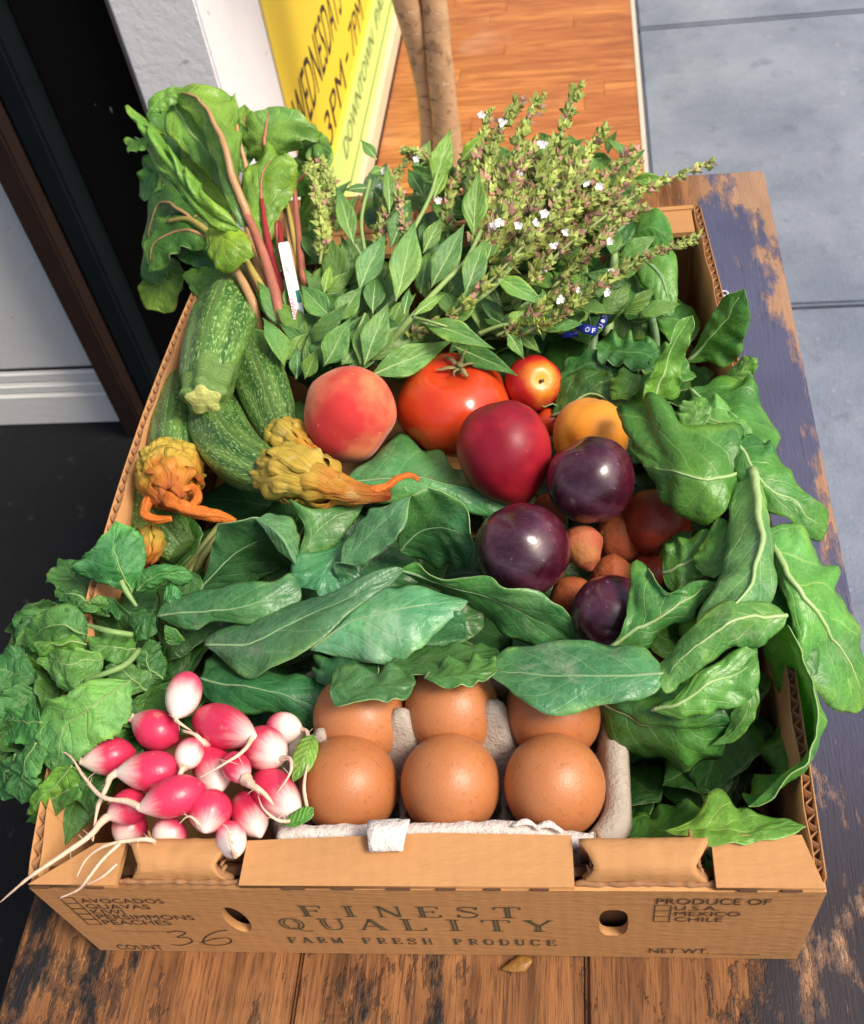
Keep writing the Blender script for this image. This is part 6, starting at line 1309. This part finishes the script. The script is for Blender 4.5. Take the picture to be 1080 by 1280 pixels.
RZ_([(620, 330, 9.0), (660, 310, 9.4), (700, 310, 9.2)], [(625, 280, 9.2), (660, 270, 9.4)], [(640, 340, 9.0), (680, 330, 9.2)], (1.0, 1.5, 1.8), nv=14, rib=None)
RZ_([(420, 400, 10.0), (370, 350, 10.8), (330, 340, 11.2)], [(330, 400, 10.6), (310, 350, 11.0)], [(430, 350, 10.6), (400, 320, 11.2), (350, 318, 11.2)], RT, bulge=.4, crumple=.004)
RZ_([(330, 340, 10.4), (270, 310, 10.8), (212, 330, 10.2)], [(320, 320, 10.6), (260, 290, 10.8), (220, 300, 10.4)], [(310, 360, 10.4), (250, 360, 10.2)], RT)
RZ_([(330, 470, 10.2), (230, 430, 10.8), (85, 490, 9.4)], [(320, 360, 10.8), (220, 350, 11.0), (130, 420, 10.2)], [(310, 500, 10.0), (200, 500, 10.0), (110, 510, 9.4)], RT)
RZ_([(330, 510, 10.8), (220, 510, 11.2), (105, 510, 10.4)], [(280, 490, 11.0), (180, 490, 11.0)], [(280, 555, 10.4), (190, 555, 10.4), (130, 535, 10.2)], RY)
RZ_([(100, 540, 9.4), (75, 610, 8.6), (40, 680, 7.4)], [(60, 560, 9.0), (30, 640, 7.8)], [(150, 580, 9.2), (110, 650, 8.2), (70, 690, 7.4)], RY)
RZ_([(390, 560, 10.6), (270, 610, 11.2), (140, 580, 10.4)], [(350, 530, 10.8), (240, 550, 11.0), (150, 560, 10.4)], [(380, 640, 10.2), (300, 700, 10.2), (200, 660, 10.0)], RP, crumple=.005)
RZ_([(520, 520, 9.8), (430, 520, 10.8), (330, 480, 10.8)], [(500, 460, 9.8), (420, 450, 10.4), (350, 460, 10.8)], [(500, 570, 9.6), (430, 580, 10.2), (370, 540, 10.6)], (1.1, 1.15, .95))
RZ_([(500, 640, 10.8), (380, 740, 11.4), (270, 810, 11.0), (200, 990, 9.4)], [(400, 640, 11.4), (250, 690, 11.6), (160, 740, 10.8), (140, 880, 10.0), (160, 960, 9.4)], [(510, 740, 10.6), (460, 830, 10.4), (340, 920, 10.0), (260, 980, 9.4)], RP, nv=44, crumple=.003)
RZ_([(160, 800, 10.8), (70, 790, 10.0), (0, 790, 8.8)], [(150, 740, 11.0), (60, 740, 10.0), (10, 760, 9.0)], [(130, 870, 10.2), (60, 880, 9.4), (10, 880, 8.6)], (.9, 1.1, .9))
RZ_([(140, 880, 10.4), (100, 980, 9.4), (85, 1115, 7.6)], [(80, 890, 10.0), (40, 960, 9.0), (45, 1080, 7.8)], [(170, 930, 10.2), (160, 1020, 9.0), (130, 1100, 7.8)], RT)
RZ_([(270, 970, 10.4), (180, 1060, 9.4), (105, 1150, 8.0)], [(210, 980, 10.0), (150, 1050, 9.2), (115, 1120, 8.2)], [(300, 1020, 10.2), (230, 1100, 9.0), (150, 1150, 8.0)], RY)
RZ_([(300, 1040, 9.8), (200, 1110, 8.8), (100, 1180, 7.4)], [(240, 1050, 9.4), (150, 1130, 8.2)], [(310, 1090, 9.4), (220, 1160, 8.4), (140, 1180, 7.4)], (.8, .95, .7))
RZ_([(60, 920, 9.0), (20, 1000, 8.2), (20, 1100, 7.0)], [(10, 920, 8.6), (-20, 1000, 7.6), (-5, 1090, 7.0)], [(60, 980, 8.6), (50, 1080, 7.4)], RT)
RZ_([(700, 500, 8.4), (650, 440, 9.4), (630, 430, 9.6)], [(660, 500, 8.8), (630, 460, 9.4)], [(710, 480, 8.6), (680, 440, 9.2)], (1.0, 1.0, .7), nv=14, rib=None)
RZ_([(620, 640, 8.8), (560, 560, 9.8), (560, 480, 9.8)], [(540, 640, 9.2), (510, 560, 9.8)], [(640, 570, 9.0), (610, 490, 9.4)], RDK, crumple=.006)
RZ_([(560, 680, 9.0), (480, 640, 9.8), (440, 560, 10.2)], [(480, 700, 9.4), (430, 640, 9.8)], [(570, 630, 9.2), (500, 560, 9.8)], RT, crumple=.005)
RZ_([(600, 450, 9.4), (540, 400, 10.2), (490, 420, 10.2)], [(600, 380, 9.6), (530, 350, 10.2)], [(600, 490, 9.4), (530, 470, 10.0)], RDK, crumple=.006, rib=None)
RZ_([(480, 380, 9.6), (430, 360, 10.2), (400, 390, 10.4)], [(470, 340, 9.8), (420, 330, 10.2)], [(470, 420, 9.6), (430, 420, 10.2)], RDK, crumple=.005, rib=None)
RZ_([(40, 560, 8.0), (10, 610, 7.4), (-10, 640, 6.8)], [(20, 560, 7.8), (-10, 610, 7.0)], [(50, 590, 8.0), (20, 630, 7.2)], RDK, rib=None, nv=16)
for P in ([(505, 468, 10.8), (420, 455, 11.4), (330, 430, 11.2)], [(530, 525, 10.6), (480, 580, 11.2), (400, 615, 11.4), (320, 645, 11.0)], [(460, 260, 10.8), (480, 300, 10.4), (520, 360, 9.8)]):
    stem(rd, [rz(*p) for p in P], [.0014, .0015, .0009], M_RIBR)
r_ = random.Random(44)
for i in range(46):
    x, y = r_.uniform(60, 620), r_.uniform(330, 1020)
    if x < 160 and y < 500: continue
    b = W(*rz(x, y, r_.uniform(6.4, 9.4))); a = r_.uniform(1.2, 5.0); l = r_.uniform(.022, .045); t = b+Vector((math.cos(a)*l, math.sin(a)*l, r_.uniform(-.012, .006))); k = r_.uniform(.5, .95)
    gleaf(rd, b, t, l*.7, M_RLEAF, arch=.1, fold=.2, roll=r_.uniform(-.8, .8), nv=18, nu=4, ripple=.18, crumple=.004, cf=55, teeth=.06, seed=i, tint=(k, k*1.1, k), edge=M_RLEAF)
bed(rd, M_RLEAF, (90, 700, 330, 900), 24, 3.0, 6.5, .05, .04, (.5, .65, .5), 15)
